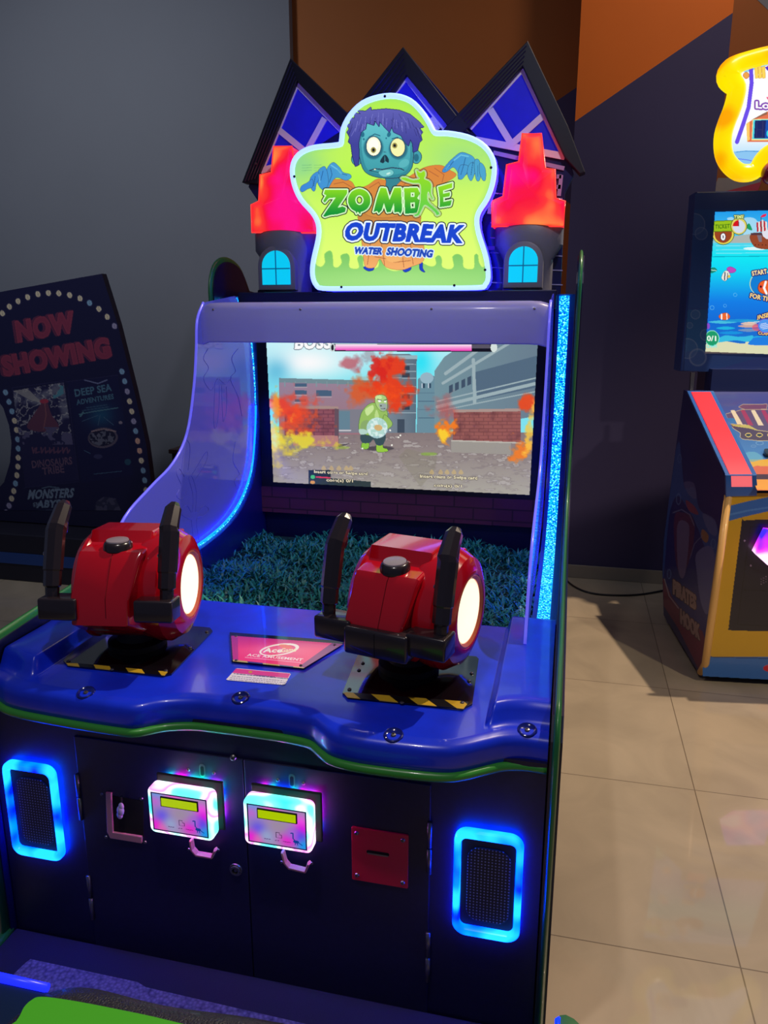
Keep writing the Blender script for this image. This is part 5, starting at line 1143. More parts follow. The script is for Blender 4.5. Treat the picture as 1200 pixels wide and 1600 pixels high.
# ---------------------------------------------------------------- the second machine, at the right edge
A6 = math.radians(6)
O2 = np.array([0.646, 3.53, 0.0]); LX = np.array([math.cos(A6), math.sin(A6), 0]); LY = np.array([-math.sin(A6), math.cos(A6), 0]); LZ = EZ
mc = thing('ticket_game_machine', 'yellow and blue pirate fishing game machine with a yellow lit scroll sign, at right', 'arcade machine', tuple(O2), A6)
def G(x, y, z): return O2+LX*x+LY*y+LZ*z
Wd = 0.95
side = [(-0.03, 0.03), (-0.085, 0.10), (-0.145, 0.89), (-0.14, 0.925), (-0.125, 0.955), (0.55, 1.252), (0.70, 1.252), (0.80, 0.65), (0.83, 0.42), (0.80, 0.25), (0.68, 0.03)]
yel = mat('yellow_panel', rgb(214, 162, 20), 0.35, coat=0.3)
blu = mat('blue_panel', rgb(44, 96, 176), 0.3, coat=0.4)
cream = mat('cream_edge', rgb(232, 178, 100), 0.35, coat=0.3)
obj('machine_body', prism([G(0, y, z) for y, z in side], LX*Wd), mat('machine_navy', rgb(26, 28, 90), 0.4), mc)
obj('machine_foot', prism([G(0.03, y, z) for y, z in ((0.0, 0.0), (0.66, 0.0), (0.66, 0.03), (0.0, 0.03))], LX*(Wd-0.06)), black_matte, mc)
obj('edge_strip', tube([G(0.012, y-0.004, z) for y, z in side[:3]], 0.0165, 10), cream, mc, smooth=True, label='cream coloured front edge strip')
# front face sheet
nf = LY*0.79+LZ*0.065*1.0; nf = nf/np.linalg.norm(nf)
F0 = G(0, -0.089, 0.10)-nf*0.004
a = Art(1098, 768, 1330, 1075, 1.2, (0.84, 0.64, 0.10), (1000, 580), 3.077)
def front():
    a.fill(a.poly([(400, 655), (520, 625), (640, 600), (1100, 560), (1100, 690), (640, 668), (500, 700), (400, 728)]), (0.2, 0.42, 0.72)); a.fill(a.line([(430, 690), (520, 670), (620, 655), (900, 640)], 9), (0.3, 0.52, 0.78))
    a.fill(a.spoly([(488, 735), (500, 718), (640, 712), (1100, 700), (1100, 1258), (640, 1250), (440, 1246), (428, 1230), (432, 1180)], 3), (0.10, 0.09, 0.16))
    a.fill(a.line([(530, 748), (468, 1218), (640, 1228)], 3) | a.line([(500, 1052), (640, 1056), (1000, 1070)], 3) | a.line([(530, 748), (640, 744)], 3), (0.02, 0.02, 0.05))
    for p in ((503, 815), (533, 935)): a.fill(a.ell(*p, 4, 5), (0.6, 0.55, 0.6))
    for k in range(12): a.fill(a.ell(582+(k % 4)*12, 1000+(k//4)*12-(k % 4)*6, 3, 2), (0.5, 0.42, 0.5))
    a.fill(a.Y > 1372, (0.2, 0.44, 0.74)); a.fill(a.line([(340, 1374), (1100, 1392)], 5), (0.12, 0.28, 0.5))
    t_ = a.ell(618, 1428, 26, 16); a.fill(t_, (0.85, 0.12, 0.2))
front()
a.build('front_sheet', placer(F0, nf), paint_mat('print_gloss', 0, 0.3, 0.3), mc, a.poly([((x-1000)*3.077, (y-580)*3.077) for x, y in ((1141, 772), (1325, 765), (1325, 1068), (1095, 1056), (1101, 1030))]))
# side picture
a = Art(1026, 600, 1142, 1062, 1.6, (0.1, 0.1, 0.38), (1000, 580), 3.077)
def sideart():
    N = a.noise
    a.C[:] = a.vgrad(100, (0.10, 0.09, 0.36), 1200, (0.16, 0.16, 0.46)); n = N(120, 3, 4)
    a.fill(a.spoly([(200, 440), (215, 560), (260, 560), (285, 660), (330, 700), (370, 740), (385, 900), (370, 1000), (330, 900), (280, 760), (240, 680), (180, 600), (140, 700), (110, 1000), (100, 700), (180, 350)]), (0.20, 0.34, 0.62), 0.8)
    a.fill(a.spoly([(210, 540), (240, 600), (272, 610), (262, 545), (235, 530)]), (0.42, 0.4, 0.6), 0.7); a.fill(a.spoly([(300, 690), (330, 770), (368, 790), (362, 720), (325, 690)]), (0.42, 0.42, 0.62), 0.7)
    a.fill(a.spoly([(165, 700), (205, 680), (250, 700), (262, 780), (240, 900), (200, 980), (170, 900)]), (0.34, 0.16, 0.34)); a.fill(a.spoly([(180, 740), (230, 730), (236, 800), (215, 980), (185, 960)]), (0.42, 0.36, 0.55))
    a.fill(a.spoly([(270, 880), (330, 840), (360, 900), (340, 1100), (320, 1170), (290, 1100), (275, 980)]), (0.38, 0.38, 0.6)); a.fill(a.spoly([(220, 620), (262, 650), (280, 690), (235, 670)]), (0.55, 0.25, 0.35)); a.fill(a.spoly([(300, 760), (330, 790), (320, 825), (295, 800)]), (0.6, 0.42, 0.3))
    for (cx, cy, r1, r2) in ((185, 615, 12, 28), (140, 975, 10, 24), (352, 830, 12, 24), (190, 420, 10, 22)): a.fill(a.ell(cx, cy, r1, r2) & ~a.ell(cx, cy, r1*.7, r2*.8), (0.4, 0.5, 0.7), 0.8)
    a.fill(a.line([(160, 680), (200, 665), (240, 690), (260, 740)], 6) | a.line([(240, 900), (262, 830), (300, 790)], 4), (0.5, 0.5, 0.66), 0.7)
    red = a.poly([(90, 980), (118, 1000), (150, 1080), (200, 1150), (240, 1200), (300, 1250), (325, 1330), (310, 1470), (280, 1450), (90, 1180)])
    a.fill(red, (0.46, 0.14, 0.26)); a.fill(a.line([(118, 1000), (140, 1080), (185, 1140)], 5), (0.6, 0.55, 0.6)); a.fill(a.poly([(90, 1110), (115, 1130), (180, 1230), (290, 1450), (250, 1460), (90, 1200)]), (0.12, 0.1, 0.34))
    for (s_, bl, br, tl) in (('PIRATES', (160, 1072), (268, 1150), (160, 1000)), ('HOOK', (196, 1215), (288, 1296), (194, 1140))):
        t_ = a.text(s_, bl, br, tl, 0.03); a.fill(a.grow(t_, 5), (0.3, 0.18, 0.22)); a.fill(a.grow(t_, 2), (0.62, 0.5, 0.48))
sideart()
Wc = placer(G(-0.0015, 0, 0), LX)
pts_side = []
for y, z in side:
    d = G(0, y, z)-CAM; zc = d@FW; pts_side.append(((600+F_PX*(d@RT)/zc-1000)*3.077, (800-F_PX*(d@UP)/zc-580)*3.077))
a.build('side_picture', Wc, paint_mat('print_satin', 0, 0.35, 0.2), mc, a.poly(pts_side))
# sloping control top
nc = np.cross(LX, LY*0.675+LZ*0.297); nc = nc/np.linalg.norm(nc); C0 = G(0, -0.125, 0.955)
def onc(x, y, up=0.0): return hit(x, y, C0+nc*up, nc)
def cc(x, y): return (1000+x/3.077, 580+y/3.077)
LP = [onc(*cc(*p), 0.004) for p in ((226, 100), (352, 100), (556, 496), (560, 506), (412, 506), (408, 498))]
lp = obj('side_rail', prism([p-nc*0.004 for p in LP], nc*0.010), blu, mc, label='blue rail beside the control panel')
fr_pts = [hit(*cc(*p), F0-nf*0.008, nf) for p in ((412, 500), (560, 500), (566, 560), (562, 600), (414, 604))]
obj('rail_end', prism(fr_pts, nf*0.014, bev=0.003), blu, mc, smooth=True)
redl = emis('red_strip_light', [(0.0, rgb(255, 90, 95)), (0.25, rgb(255, 40, 62)), (0.6, rgb(255, 0, 40)), (1.0, rgb(255, 0, 40))], axis=(1, -0.15, 0.45), strength=0.95, gloss=0.55)
obj('red_light_strip', prism([onc(*cc(*p), 0.0105) for p in ((246, 102), (338, 102), (538, 498), (432, 498))], nc*0.003), redl, lp, label='glowing red light strip')
obj('red_light_end', prism([hit(*cc(*p), F0-nf*0.009, nf) for p in ((438, 504), (538, 504), (540, 556), (440, 556))], nf*0.004), mat('pink_light_end', rgb(240, 120, 125), 0.3, emit=rgb(225, 95, 105), es=0.8), lp, label='paler front end of the light strip')
a = Art(1108, 608, 1330, 785, 1.6, (0.2, 0.35, 0.65), (1120, 620), 9.41)
def top():
    a.C[:] = a.vgrad(90, (0.24, 0.24, 0.52), 900, (0.25, 0.5, 0.78)); N = a.noise
    a.fill(a.Y > 920, (0.85, 0.66, 0.25)); a.fill(a.spoly([(420, 830), (560, 810), (680, 900), (620, 960), (470, 940)]), (0.4, 0.68, 0.8), 0.7)
    a.fill(a.poly([(480, 970), (650, 925), (900, 900), (2000, 900), (2000, 1100), (480, 1100)]), (0.86, 0.68, 0.25)); a.fill(a.spoly([(500, 1060), (600, 1010), (760, 1020), (2000, 1000), (2000, 1145), (540, 1145)]), (0.82, 0.4, 0.3))
    a.fill((a.Y > 1140) & (a.Y < 1212), (0.22, 0.12, 0.25)); a.fill((a.Y > 1212), (0.9, 0.62, 0.25)); a.fill(a.spoly([(600, 1350), (760, 1370), (2000, 1380), (2000, 1480), (600, 1480)]), (0.88, 0.45, 0.25))
    K = (0.75, 0.68, 0.5)
    a.outl(a.poly([(130, 255), (380, 190), (800, 190), (2000, 190), (2000, 520), (700, 520), (400, 420), (160, 310)]), K, 8, (0.35, 0.25, 0.38)); a.fill(a.spoly([(150, 320), (260, 320), (340, 400), (200, 390)]), (0.15, 0.42, 0.68))
    for k in range(8): x = 200+k*150; a.fill(a.poly([(x, 200), (x+60, 195), (x+190, 420), (x+110, 420)]), (0.85, 0.8, 0.68) if k % 2 == 0 else (0.6, 0.15, 0.28))
    a.outl(a.poly([(200, 402), (430, 415), (560, 490), (800, 520), (2000, 520), (2000, 640), (640, 645), (380, 620), (345, 590), (350, 530), (240, 460)]), (0.85, 0.78, 0.55), 8, (0.3, 0.16, 0.26)); a.fill(a.poly([(215, 410), (470, 415), (620, 500), (480, 465), (240, 430)]), (0.72, 0.68, 0.3))
    for x in (465, 628, 790, 950): a.outl(a.ell(x, 562, 38, 20), (0.85, 0.75, 0.35), 14, (0.15, 0.1, 0.12))
    a.outl(a.poly([(320, 150), (380, 115), (740, 110), (730, 180), (440, 185), (400, 180)]), K, 5, (0.42, 0.22, 0.32))
    for (x, y, r) in ((540, 725, 40), (630, 680, 60)): a.fill(a.ell(x, y, r, r*.5) & ~a.ell(x, y, r*.8, r*.35), (0.5, 0.66, 0.82), 0.7)
top()
a.build('control_panel_print', placer(C0+nc*0.003, nc), paint_mat('print_gloss', 0, 0.3, 0.3), mc, a.poly([((x-1120)*9.41, (y-620)*9.41) for x, y in ((1113, 612), (1325, 612), (1325, 766), (1183, 766))]))
slot = onc(1201, 710, 0.006)
obj('slot_button', prism([slot+LX*x+ (LY*0.675+LZ*0.297)/0.737*y for x, y in rrect(0.02, 0, 0.04, 0.022, 0.014)], nc*0.016, bev=0.003), black_plastic, mc, smooth=True)
# card reader, at the frame edge
rd = [hit(*p, F0-nf*0.05, nf) for p in ((1180, 862), (1196, 828), (1240, 826), (1262, 870), (1240, 892), (1196, 882))]
obj('card_reader', prism([hit(*p, F0-nf*0.05, nf) for p in ((1180, 866), (1198, 830), (1262, 838), (1262, 892), (1200, 884))], nf*0.045, bev=0.006), emis('pink_reader_glow', [(0.30, rgb(60, 40, 255)), (0.44, rgb(200, 40, 255)), (0.55, rgb(255, 90, 225)), (0.68, rgb(255, 210, 255))], 13, 1.5, detail=0.3), mc, smooth=True, label='glowing pink and blue card reader')
# monitor box, neck, post
YM = 0.72
obj('neck', prism([G(0.12, 0.66, z) for z in (1.24,)]+[G(Wd-0.05, 0.66, 1.24), G(Wd-0.05, 0.66, 1.36), G(0.12, 0.66, 1.36)], LY*0.12), mat('neck_navy', rgb(24, 40, 96), 0.4), mc)
pp = [hit(*p, G(0, 0.68, 0), LY) for p in ((1080, 582), (1086, 582), (1083, 612), (1078, 612))]
obj('metal_post', prism(pp, LY*0.02), steel, mc, label='slim metal post')
obj('rear_column', prism([G(0.02, 0.70, 0.9), G(Wd, 0.70, 0.9), G(Wd, 0.70, 2.3), G(0.02, 0.70, 2.3)], LY*0.0 + LY*0.14), mat('machine_navy', (0, 0, 0)), mc) if False else None
mon = obj('monitor_housing', prism([G(-0.022, YM, 1.345), G(Wd, YM, 1.345), G(Wd, YM, 2.205), G(-0.022, YM, 2.205)], LY*0.14, bev=0.006), mat('monitor_blue', rgb(34, 62, 128), 0.35, coat=0.3), mc)
a = Art(1060, 290, 1330, 592, 1.5, (0.15, 0.24, 0.5), (1000, 280), 4.706)
def monart():
    a.C[:] = a.vgrad(90, (0.15, 0.22, 0.46), 1400, (0.18, 0.30, 0.56)); a.fill((a.Y > 225) & (a.Y < 950), (0.13, 0.32, 0.55), 0.5); a.fill((a.Y > 960) & (a.Y < 1265), (0.1, 0.42, 0.6), 0.5)
    for (x, y, r, w_) in ((400, 330, 80, 7), (450, 400, 48, 7), (408, 995, 36, 6), (366, 1075, 24, 5), (485, 1145, 44, 6), (350, 1245, 76, 8), (425, 1310, 66, 12)):
        a.fill(a.ell(x, y, r-w_, r-w_), (0.3, 0.42, 0.62), 0.45); a.fill(a.ell(x, y, r, r) & ~a.ell(x, y, r-w_, r-w_), (0.5, 0.56, 0.68), 0.6)
    a.fill(a.poly([(560, 1400), (941, 1290), (1500, 1290), (1500, 1420)]), (0.22, 0.26, 0.55), 0.6); a.fill(a.poly([(480, 1262), (1500, 1275), (1500, 1292), (480, 1282)]), (0.7, 0.66, 0.68))
monart()
tocl = lambda P: [((x-1000)*4.706, (y-280)*4.706) for x, y in P]
a.build('monitor_print', placer(G(0, YM-0.002, 0), LY), paint_mat('print_gloss', 0, 0.3, 0.3), mon, a.poly(tocl(((1086, 302), (1325, 292), (1325, 590), (1068, 579)))))
a = Art(1100, 326, 1330, 556, 1.8, (0, 0.8, 0.95), (1000, 280), 4.706)
def fish():
    N = a.noise
    t = np.clip((a.Y-240)/1030, 0, 1); a.C[:] = 0
    ys = [230, 460, 570, 680, 900, 1050, 1270]; cs = [(0.12, 0.62, 0.95), (0.35, 0.85, 0.95), (0.05, 0.93, 0.98), (0.05, 0.85, 0.98), (0.05, 0.5, 0.92), (0.05, 0.42, 0.85), (0.1, 0.45, 0.8)]
    for k in range(6):
        m_ = (a.Y >= ys[k]) & (a.Y <= ys[k+1]+1); a.fill(m_, a.vgrad(ys[k], cs[k], ys[k+1], cs[k+1]))
    a.fill(a.spoly([(640, 290), (680, 280), (700, 310), (680, 330)]) | a.ell(800, 310, 60, 30) | a.spoly([(760, 380), (820, 300), (880, 330), (860, 440), (780, 450)]), (0.75, 0.9, 0.98), 0.8)
    a.fill(a.poly([(530, 440), (830, 440), (1500, 430), (1500, 470), (530, 470)]), (0.55, 0.8, 0.85)); a.fill(a.poly([(690, 420), (830, 400), (830, 470), (640, 470)]), (0.7, 0.72, 0.7))
    for y in (490, 520, 545): a.fill(a.line([(560, y), (1500, y-8)], 5), (0.75, 0.95, 0.98), 0.6)
    a.fill(a.line([(530, 570), (1500, 560)], 6), (0.02, 0.68, 0.78))
    a.fill(a.ell(850, 510, 90, 12), (0.95, 1, 1), 0.9)
    # ship
    a.outl(a.spoly([(815, 410), (830, 480), (880, 508), (1000, 510), (1060, 460), (1060, 395), (940, 420)]), (0.25, 0.1, 0.08), 3, (0.6, 0.28, 0.16)); a.fill(a.poly([(815, 395), (1060, 385), (1060, 415), (815, 412)]), (0.35, 0.22, 0.25))
    for x in (848, 872, 900, 925): a.fill(a.ell(x, 484, 4, 4), (0.2, 0.08, 0.08))
    for k, x in enumerate((855, 868, 881, 894, 907, 920)): a.fill(a.poly([(x, 300+abs(k-3)*6), (x+13, 300+abs(k-3)*6), (x+18, 385), (x+5, 388)]), (0.92, 0.9, 0.9) if k % 2 else (0.75, 0.12, 0.2))
    a.fill(a.spoly([(888, 280), (900, 262), (930, 255), (920, 275)]), (0.9, 0.15, 0.35)); a.fill(a.line([(890, 280), (895, 400)], 4), (0.3, 0.2, 0.2)); a.fill(a.poly([(895, 390), (941, 370), (960, 440), (930, 440), (905, 420)]), (0.9, 0.9, 0.95)); a.fill(a.poly([(860, 410), (895, 410), (895, 460), (875, 460)]), (0.5, 0.45, 0.5))
    a.fill(a.spoly([(780, 350), (800, 325), (815, 345), (825, 375), (800, 370)]), (0.1, 0.62, 0.4))
    # ticket counter and timer
    a.outl(a.ell(612, 400, 78, 78) & (a.Y > 378), (0.25, 0.35, 0.1), 4, (0.92, 0.86, 0.35)); a.fill(a.ell(612, 400, 64, 68) & (a.Y > 378), (0.62, 0.27, 0.12)); a.outl(a.poly([(530, 312), (690, 305), (690, 378), (530, 384)]), (0.35, 0.45, 0.1), 4, (0.62, 0.78, 0.1))
    a.fill(a.text('TICKET', (552, 366), (660, 360), (552, 334), 0.03), (0.3, 0.5, 0.05)); T = a.text('0', (594, 450), (628, 450), (594, 398), 0.05); a.fill(a.grow(T, 5), (0.1, 0.1, 0.25)); a.fill(T, (1, 1, 1))
    a.outl(a.ell(727, 345, 56, 60), (0.3, 0.35, 0.1), 4, (0.9, 0.85, 0.4)); a.fill(a.ell(727, 348, 45, 48), (0.85, 0.88, 0.95)); a.fill(a.ell(727, 348, 45, 48) & (a.X < 725) & (a.Y < 345), (0.85, 0.08, 0.12)); a.fill(a.line([(725, 345), (725, 315)], 4), (0.2, 0.2, 0.2))
    T = a.text('TIME', (688, 292), (762, 288), (692, 266), 0.04); a.fill(a.grow(T, 5), (0.2, 0.3, 0.1)); a.fill(T, (0.9, 0.95, 0.6))
    # fishes
    a.outl(a.spoly([(640, 655), (668, 645), (705, 665), (690, 685), (655, 685)]), (0.3, 0.1, 0.5), 2, (0.75, 0.3, 0.75)); a.outl(a.spoly([(600, 725), (620, 680), (645, 675), (662, 710), (640, 735), (622, 748)]), (0.1, 0.1, 0.35), 2, (0.95, 0.95, 0.9)); a.fill(a.line([(625, 685), (622, 740)], 8) | a.line([(645, 690), (642, 735)], 6), (0.12, 0.12, 0.35)); a.fill(a.ell(655, 715, 10, 10), (0.9, 0.8, 0.3))
    a.fill(a.spoly([(520, 655), (550, 650), (568, 670), (545, 685), (520, 690)]), (0.1, 0.55, 0.45)); a.fill(a.line([(525, 668), (560, 672)], 5), (0.8, 0.95, 0.9))
    a.outl(a.spoly([(580, 1010), (600, 990), (640, 985), (660, 1010), (640, 1032), (600, 1030)]), (0.4, 0.12, 0.1), 2, (0.95, 0.42, 0.18)); a.fill(a.line([(600, 992), (600, 1030)], 8) | a.line([(638, 988), (640, 1030)], 7), (1, 1, 1))
    # start / insert bubbles
    a.outl(a.ell(900, 770, 88, 88), (0.85, 0.92, 0.6), 6, (0.05, 0.5, 0.85)); a.outl(a.spoly([(870, 800), (885, 760), (930, 745), (1000, 760), (1000, 830), (930, 845), (885, 830)]), (0.4, 0.1, 0.1), 4, (0.95, 0.4, 0.15)); a.fill(a.line([(925, 755), (912, 800), (930, 840)], 16), (1, 1, 1)); a.fill(a.ell(890, 790, 14, 18), (0.95, 0.3, 0.2)); a.fill(a.ell(888, 790, 7, 9), (0.1, 0.05, 0.05))
    for (s_, bl, br, tl, h) in (('START', (825, 712), (935, 694), (820, 676), 0), ('FOR TIC', (806, 872), (965, 905), (812, 836), 0), ('INSE', (862, 1035), (945, 1014), (866, 1000), 0), ('COIN', (868, 1142), (950, 1150), (870, 1118), 0)):
        T = a.text(s_, bl, br, tl, 0.04); a.fill(a.grow(T, 9), (0.1, 0.15, 0.5)); a.fill(T, a.vgrad(0, (1, 1, 1), 1200, (1, 0.8, 0.35)))
    # reef
    for k, (x0, x1, y, c_) in enumerate(((500, 720, 1050, (0.3, 0.8, 0.9)), (730, 900, 1045, (0.85, 0.92, 0.9)), (720, 880, 1080, (0.9, 0.7, 0.6)), (720, 880, 1110, (0.5, 0.6, 0.75)), (560, 700, 1095, (0.1, 0.75, 0.9)), (580, 760, 1130, (0.05, 0.6, 0.9)), (560, 1500, 1165, (0.1, 0.7, 0.92)), (600, 900, 1040, (0.1, 0.6, 0.85)), (740, 860, 1062, (0.95, 0.8, 0.7)))): a.fill(a.spoly([(x0, y), ((x0+x1)/2, y-12), (x1, y), ((x0+x1)/2, y+12)]), c_, 0.9)
    a.fill(a.ell(860, 1090, 36, 26), (0.95, 0.35, 0.45), 0.7); a.outl(a.ell(920, 1078, 48, 48), (0.5, 0.35, 0.85), 5, (0.3, 0.6, 0.95)); a.fill(a.ell(915, 1080, 34, 24) & (np.abs(np.sin(a.Y/4+a.X/20)) < 0.6), (0.85, 0.9, 1))
    a.fill(a.spoly([(480, 1215), (600, 1190), (760, 1210), (850, 1190), (1500, 1200), (1500, 1290), (480, 1290)]), (0.88, 0.88, 0.72)); a.fill(a.spoly([(800, 1200), (900, 1160), (1500, 1170), (1500, 1215), (880, 1222)]), (0.1, 0.5, 0.9)); a.fill(a.spoly([(560, 1200), (620, 1150), (740, 1160), (830, 1150), (800, 1195), (700, 1185)]), (0.2, 0.75, 0.9))
    a.outl(a.ell(530, 1170, 48, 54), (0.6, 0.95, 0.8), 4, (0.1, 0.62, 0.42)); T = a.text('0/1', (492, 1190), (560, 1192), (492, 1150), 0.03); a.fill(T, (0.95, 1, 0.95)); a.fill(a.text('Credit', (488, 1240), (566, 1238), (488, 1216), 0.02), (0.4, 0.95, 0.95)); a.fill(a.ell(500, 1080, 14, 22), (0.55, 0.3, 0.8))
    for (x, y, r) in ((530, 945, 16), (625, 930, 12), (700, 850, 14)): a.fill(a.ell(x, y, r, r) & ~a.ell(x, y, r*.8, r*.8), (0.5, 0.85, 0.98), 0.7)
fish()
a.build('game_display', placer(G(0, YM-0.005, 0), LY), paint_mat('screen_picture2', 0.95, 0.25), mon, a.poly(tocl(((1117, 331), (1325, 324), (1325, 558), (1102, 549)))))
# scroll-shaped lit sign on top
def cs(x, y): return (1000+x/5.333, 40+y/5.333)
YS2 = 0.60
path = [(1330, 232), (1180, 236), (1067, 248), (920, 285), (820, 320), (760, 370), (745, 425), (775, 475), (810, 520), (800, 600), (770, 700), (730, 800), (700, 900), (695, 1000), (712, 1090), (760, 1165), (830, 1218), (910, 1225), (970, 1200), (1010, 1130), (1067, 1070), (1150, 1035), (1330, 1025), (1560, 1060), (1650, 1150), (1740, 1225), (1830, 1215), (1900, 1160), (1950, 1080), (1965, 980), (1950, 880), (1900, 760), (1870, 640), (1860, 540), (1890, 470), (1915, 420), (1890, 360), (1820, 310), (1700, 270), (1500, 240)]
PW = [hit(*cs(*p), G(0, YS2, 0), LY) for p in smooth_pts(path, 3)]
n_ = len(PW)
rad = []
for p in smooth_pts(path, 3):
    kn = math.exp(-((p[0]-760)/70)**2-((p[1]-400)/90)**2)
    rad.append(0.040+0.014*kn)
ylw = emis('scroll_light', [(0.0, rgb(240, 150, 0)), (0.40, rgb(250, 165, 0)), (0.5, rgb(255, 215, 0)), (0.75, rgb(255, 240, 0)), (1.0, rgb(255, 240, 0))], 5.5, 1.0, detail=0.5, gloss=0.25)
sgn2 = obj('scroll_sign', prism([p+LY*0.0 for p in PW[::2]], LY*0.05), mat('scroll_back', rgb(230, 235, 245), 0.4, emit=rgb(225, 238, 255), es=0.9), mc, label='white lit scroll-shaped sign face')
obj('scroll_rim', tube([p+LY*0.01 for p in PW], rad, 12, closed=True), ylw, sgn2, smooth=True, label='fat glowing yellow rim')
a = Art(1140, 88, 1260, 275, 2.0, (1, 1, 1), (1000, 40), 5.333)
def scroll():
    a.fill(a.vgrad(900, (0, 0, 0), 1150, (1, 1, 1))[..., 0], (0.62, 0.84, 0.98)); a.fill(a.poly([(780, 1050), (900, 1040), (1400, 1050), (1400, 1300), (780, 1300)]), (0.55, 0.78, 0.95)); a.fill(a.line([(800, 1055), (880, 1045), (1000, 1050)], 6), (0.3, 0.6, 0.85)); a.fill(a.line([(820, 1110), (900, 1120), (960, 1135)], 8), (0.4, 0.5, 0.95))
    a.fill(a.poly([(850, 380), (900, 340), (1067, 300), (1400, 290), (1400, 320), (1067, 330), (880, 390)]), (0.55, 0.85, 0.95))
    a.fill(a.line([(925, 360), (930, 480), (905, 680), (860, 820), (808, 970)], 34), (0.42, 0.30, 0.92)); a.outl(a.ell(885, 415, 22, 24), (0.8, 0.45, 0.2), 4, (0.95, 0.65, 0.3))
    for k in range(3): a.outl(a.poly([(955+k*30, 345), (980+k*30, 340), (985+k*30, 435), (962+k*30, 440)]), (0.85, 0.6, 0.2), 3, (1, 0.85, 0.35))
    a.fill(a.poly([(1040, 345), (1400, 300), (1400, 330), (1060, 375)]), (0.35, 0.2, 0.8)); a.fill(a.line([(1062, 340), (1120, 330)], 8), (0.9, 0.3, 0.3))
    T = a.text('Lots', (964, 690), (1165, 700), (964, 630), 0.03); a.fill(a.grow(T, 12), (0.5, 0.25, 0.7)); a.fill(T, (1, 1, 1)); a.fill(a.line([(1060, 600), (1075, 620)], 12), (0.95, 0.3, 0.5))
    a.fill(a.poly([(895, 810), (1060, 715), (1250, 810), (1250, 970), (895, 970)]), (0.9, 0.45, 0.3)); a.fill(a.poly([(920, 790), (1060, 715), (1060, 740)]), (0.6, 0.4, 0.3)); a.fill(a.poly([(885, 820), (912, 800), (915, 950), (893, 965)]), (1, 0.8, 0.4)); a.fill(a.poly([(938, 780), (1250, 770), (1250, 960), (930, 955)]), (0.95, 0.9, 0.6)); a.fill(a.poly([(945, 785), (1250, 780), (1250, 945), (935, 945)]), (0.3, 0.85, 0.9)); a.fill(a.poly([(958, 790), (1250, 786), (1250, 940), (950, 940)]), (0.05, 0.12, 0.4)); a.fill(a.poly([(1050, 790), (1250, 788), (1250, 940), (1040, 940)]), (0.02, 0.3, 0.7)); a.fill(a.line([(975, 800), (970, 930), (1020, 930), (1025, 800)], 8) | a.line([(972, 865), (1022, 865)], 6), (0.15, 0.18, 0.4)); a.fill(a.ell(1068, 900, 14, 26), (0.2, 0.85, 0.9))
scroll()
a.build('scroll_print', placer(G(0, YS2-0.002, 0), LY), paint_mat('sign_picture2', 1.0, 0.3), sgn2, a.poly(smooth_pts(path, 3)))
q = hit(1208, 270, G(0, YS2-0.03, 0), LY)
bm = bmesh.new(); bmesh.ops.create_uvsphere(bm, u_segments=24, v_segments=16, radius=0.052, matrix=Matrix.Translation(tuple(q)))
obj('red_ball', bm, mat('dark_red_ball', rgb(150, 20, 60), 0.25, coat=0.5), sgn2, smooth=True, label='dark red ball under the scroll')
obj('sign_support', prism([G(0.42, 0.62, 2.19), G(0.72, 0.62, 2.19), G(0.72, 0.62, 2.6), G(0.42, 0.62, 2.6)], LY*0.06), mat('machine_navy', (0, 0, 0)), mc)

# painted patch on the wall above that machine
gp = [ony(5.097, *p) for p in ((1122, 278), (1190, 278), (1182, 304), (1112, 304))]
struct(obj('trim_3', prism(gp, (0, 0.003, 0)), mat('patch_grey', rgb(150, 142, 140), 0.7)))
gp = [ony(5.094, *p) for p in ((1126, 301), (1190, 284), (1182, 304), (1124, 304))]
struct(obj('trim_4', prism(gp, (0, 0.003, 0)), mat('patch_red', rgb(190, 60, 78), 0.7)))

# ---------------------------------------------------------------- power cord, small bits
cd = [onz(0.006, *p) for p in ((872, 885), (884, 905), (900, 918), (925, 927), (960, 930), (1000, 929), (1040, 922), (1075, 915))]
o = obj('power_cord', tube(smooth_pts(cd, 6, False), 0.006, 8), mat('cord_black', rgb(18, 16, 24), 0.4), smooth=True)
tag(o, 'thin black power cord lying on the floor between the two machines', 'power cord')
for p in o.data.vertices: pass
tc_ = onx(0.034, 883, 966)

# ---------------------------------------------------------------- nearest thing: padded seat at the bottom left
def c7(x, y): return (x/2.3077, 1120+y/2.3077)
ZS = 0.50
st = thing('racing_seat', 'black padded seat with a bright green centre, cut by the bottom left corner', 'seat', tuple(onz(0, 150, 2300)))
out = [(-150, 1230), (0, 1075), (70, 1020), (140, 970), (230, 944), (330, 944), (520, 978), (800, 1030), (1000, 1070), (1120, 1108), (1320, 1260), (1400, 1700), (900, 2100), (0, 2000), (-200, 1600)]
pad = bmesh.new(); P = [onz(ZS, *c7(*p)) for p in smooth_pts(out, 4)]
ctr = np.mean(P, 0); n = len(P); rings = []
for dz, k in ((-0.16, 0.0), (-0.05, 0.0), (-0.022, 0.006), (-0.006, 0.020), (0.0, 0.045), (0.001, 0.062)):
    ring = []
    for p in P:
        d = ctr-p; d[2] = 0; d = d/np.linalg.norm(d); ring.append(pad.verts.new(tuple(p+d*k+np.array([0, 0, dz]))))
    rings.append(ring)
for A, B in zip(rings, rings[1:]):
    for k in range(n): pad.faces.new((A[k], A[(k+1) % n], B[(k+1) % n], B[k]))
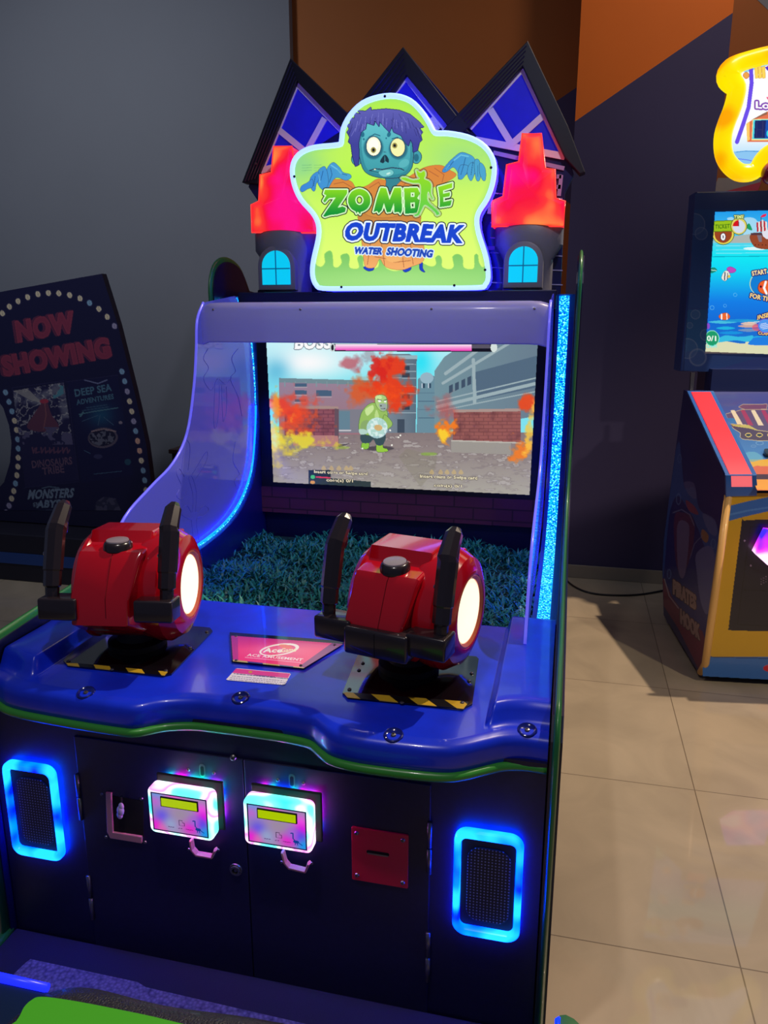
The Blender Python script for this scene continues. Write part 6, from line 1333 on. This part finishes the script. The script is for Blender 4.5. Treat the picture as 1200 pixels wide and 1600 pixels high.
pad.faces.new(rings[-1]); pad.faces.new(rings[0][::-1])
bmesh.ops.recalc_face_normals(pad, faces=pad.faces[:])
leather = mat('black_vinyl', rgb(44, 42, 46), 0.34, bump=(260, 0.9), coat=0.1)
pd = obj('seat_pad', pad, leather, st, smooth=math.radians(60))
inn = [(-40, 1230), (60, 1108), (88, 1058), (115, 1032), (150, 1020), (250, 1032), (400, 1060), (620, 1108), (900, 1190), (1050, 1330), (1100, 1600), (700, 1800), (0, 1750)]
obj('green_panel', prism([onz(ZS+0.002, *c7(*p)) for p in smooth_pts(inn, 4)], (0, 0, 0.006), bev=0.003), mat('lime_vinyl', rgb(80, 190, 40), 0.4), pd, smooth=True, label='bright lime green seat centre')
bs = [onz(0.34, *p) for p in ((-60, 1508), (0, 1523), (72, 1541), (60, 1570), (-60, 1556))]
base = obj('seat_base', prism([onz(0.335, *p) for p in ((-160, 1500), (0, 1534), (90, 1552), (330, 1700), (200, 2100), (-300, 1900))], (0, 0, -0.335), bev=0.004), mat('seat_base_blue', rgb(14, 34, 66), 0.35), st)
obj('blue_light_strip', tube([onz(0.337, *p) for p in ((-150, 1496), (0, 1527), (74, 1544))], 0.009, 8), mat('seat_blue_light', rgb(20, 30, 255), 0.3, emit=rgb(20, 30, 255), es=2.5), base, smooth=True, label='glowing blue light strip')
cr = thing('machine_corner', 'small rounded green corner with a blue light, at the bottom edge on the tiles', 'machine', tuple(onz(0.0, 885, 1660)))
P = [onz(0.30, *p) for p in ((868, 1640), (869, 1592), (874, 1584), (884, 1583), (898, 1590), (908, 1600), (914, 1640))]
c0 = obj('green_corner', prism(P, (0, 0, -0.30), bev=0.006), mat('corner_green', rgb(60, 120, 66), 0.4), cr, smooth=True)
obj('blue_lamp', tube([onz(0.302, 871, 1630), onz(0.304, 871, 1594), onz(0.304, 874, 1590)], [0.0055, 0.0055, 0.003], 8), mat('corner_blue', rgb(10, 40, 255), 0.2, emit=rgb(10, 50, 255), es=1.5), c0, smooth=True, label='glowing blue lamp')
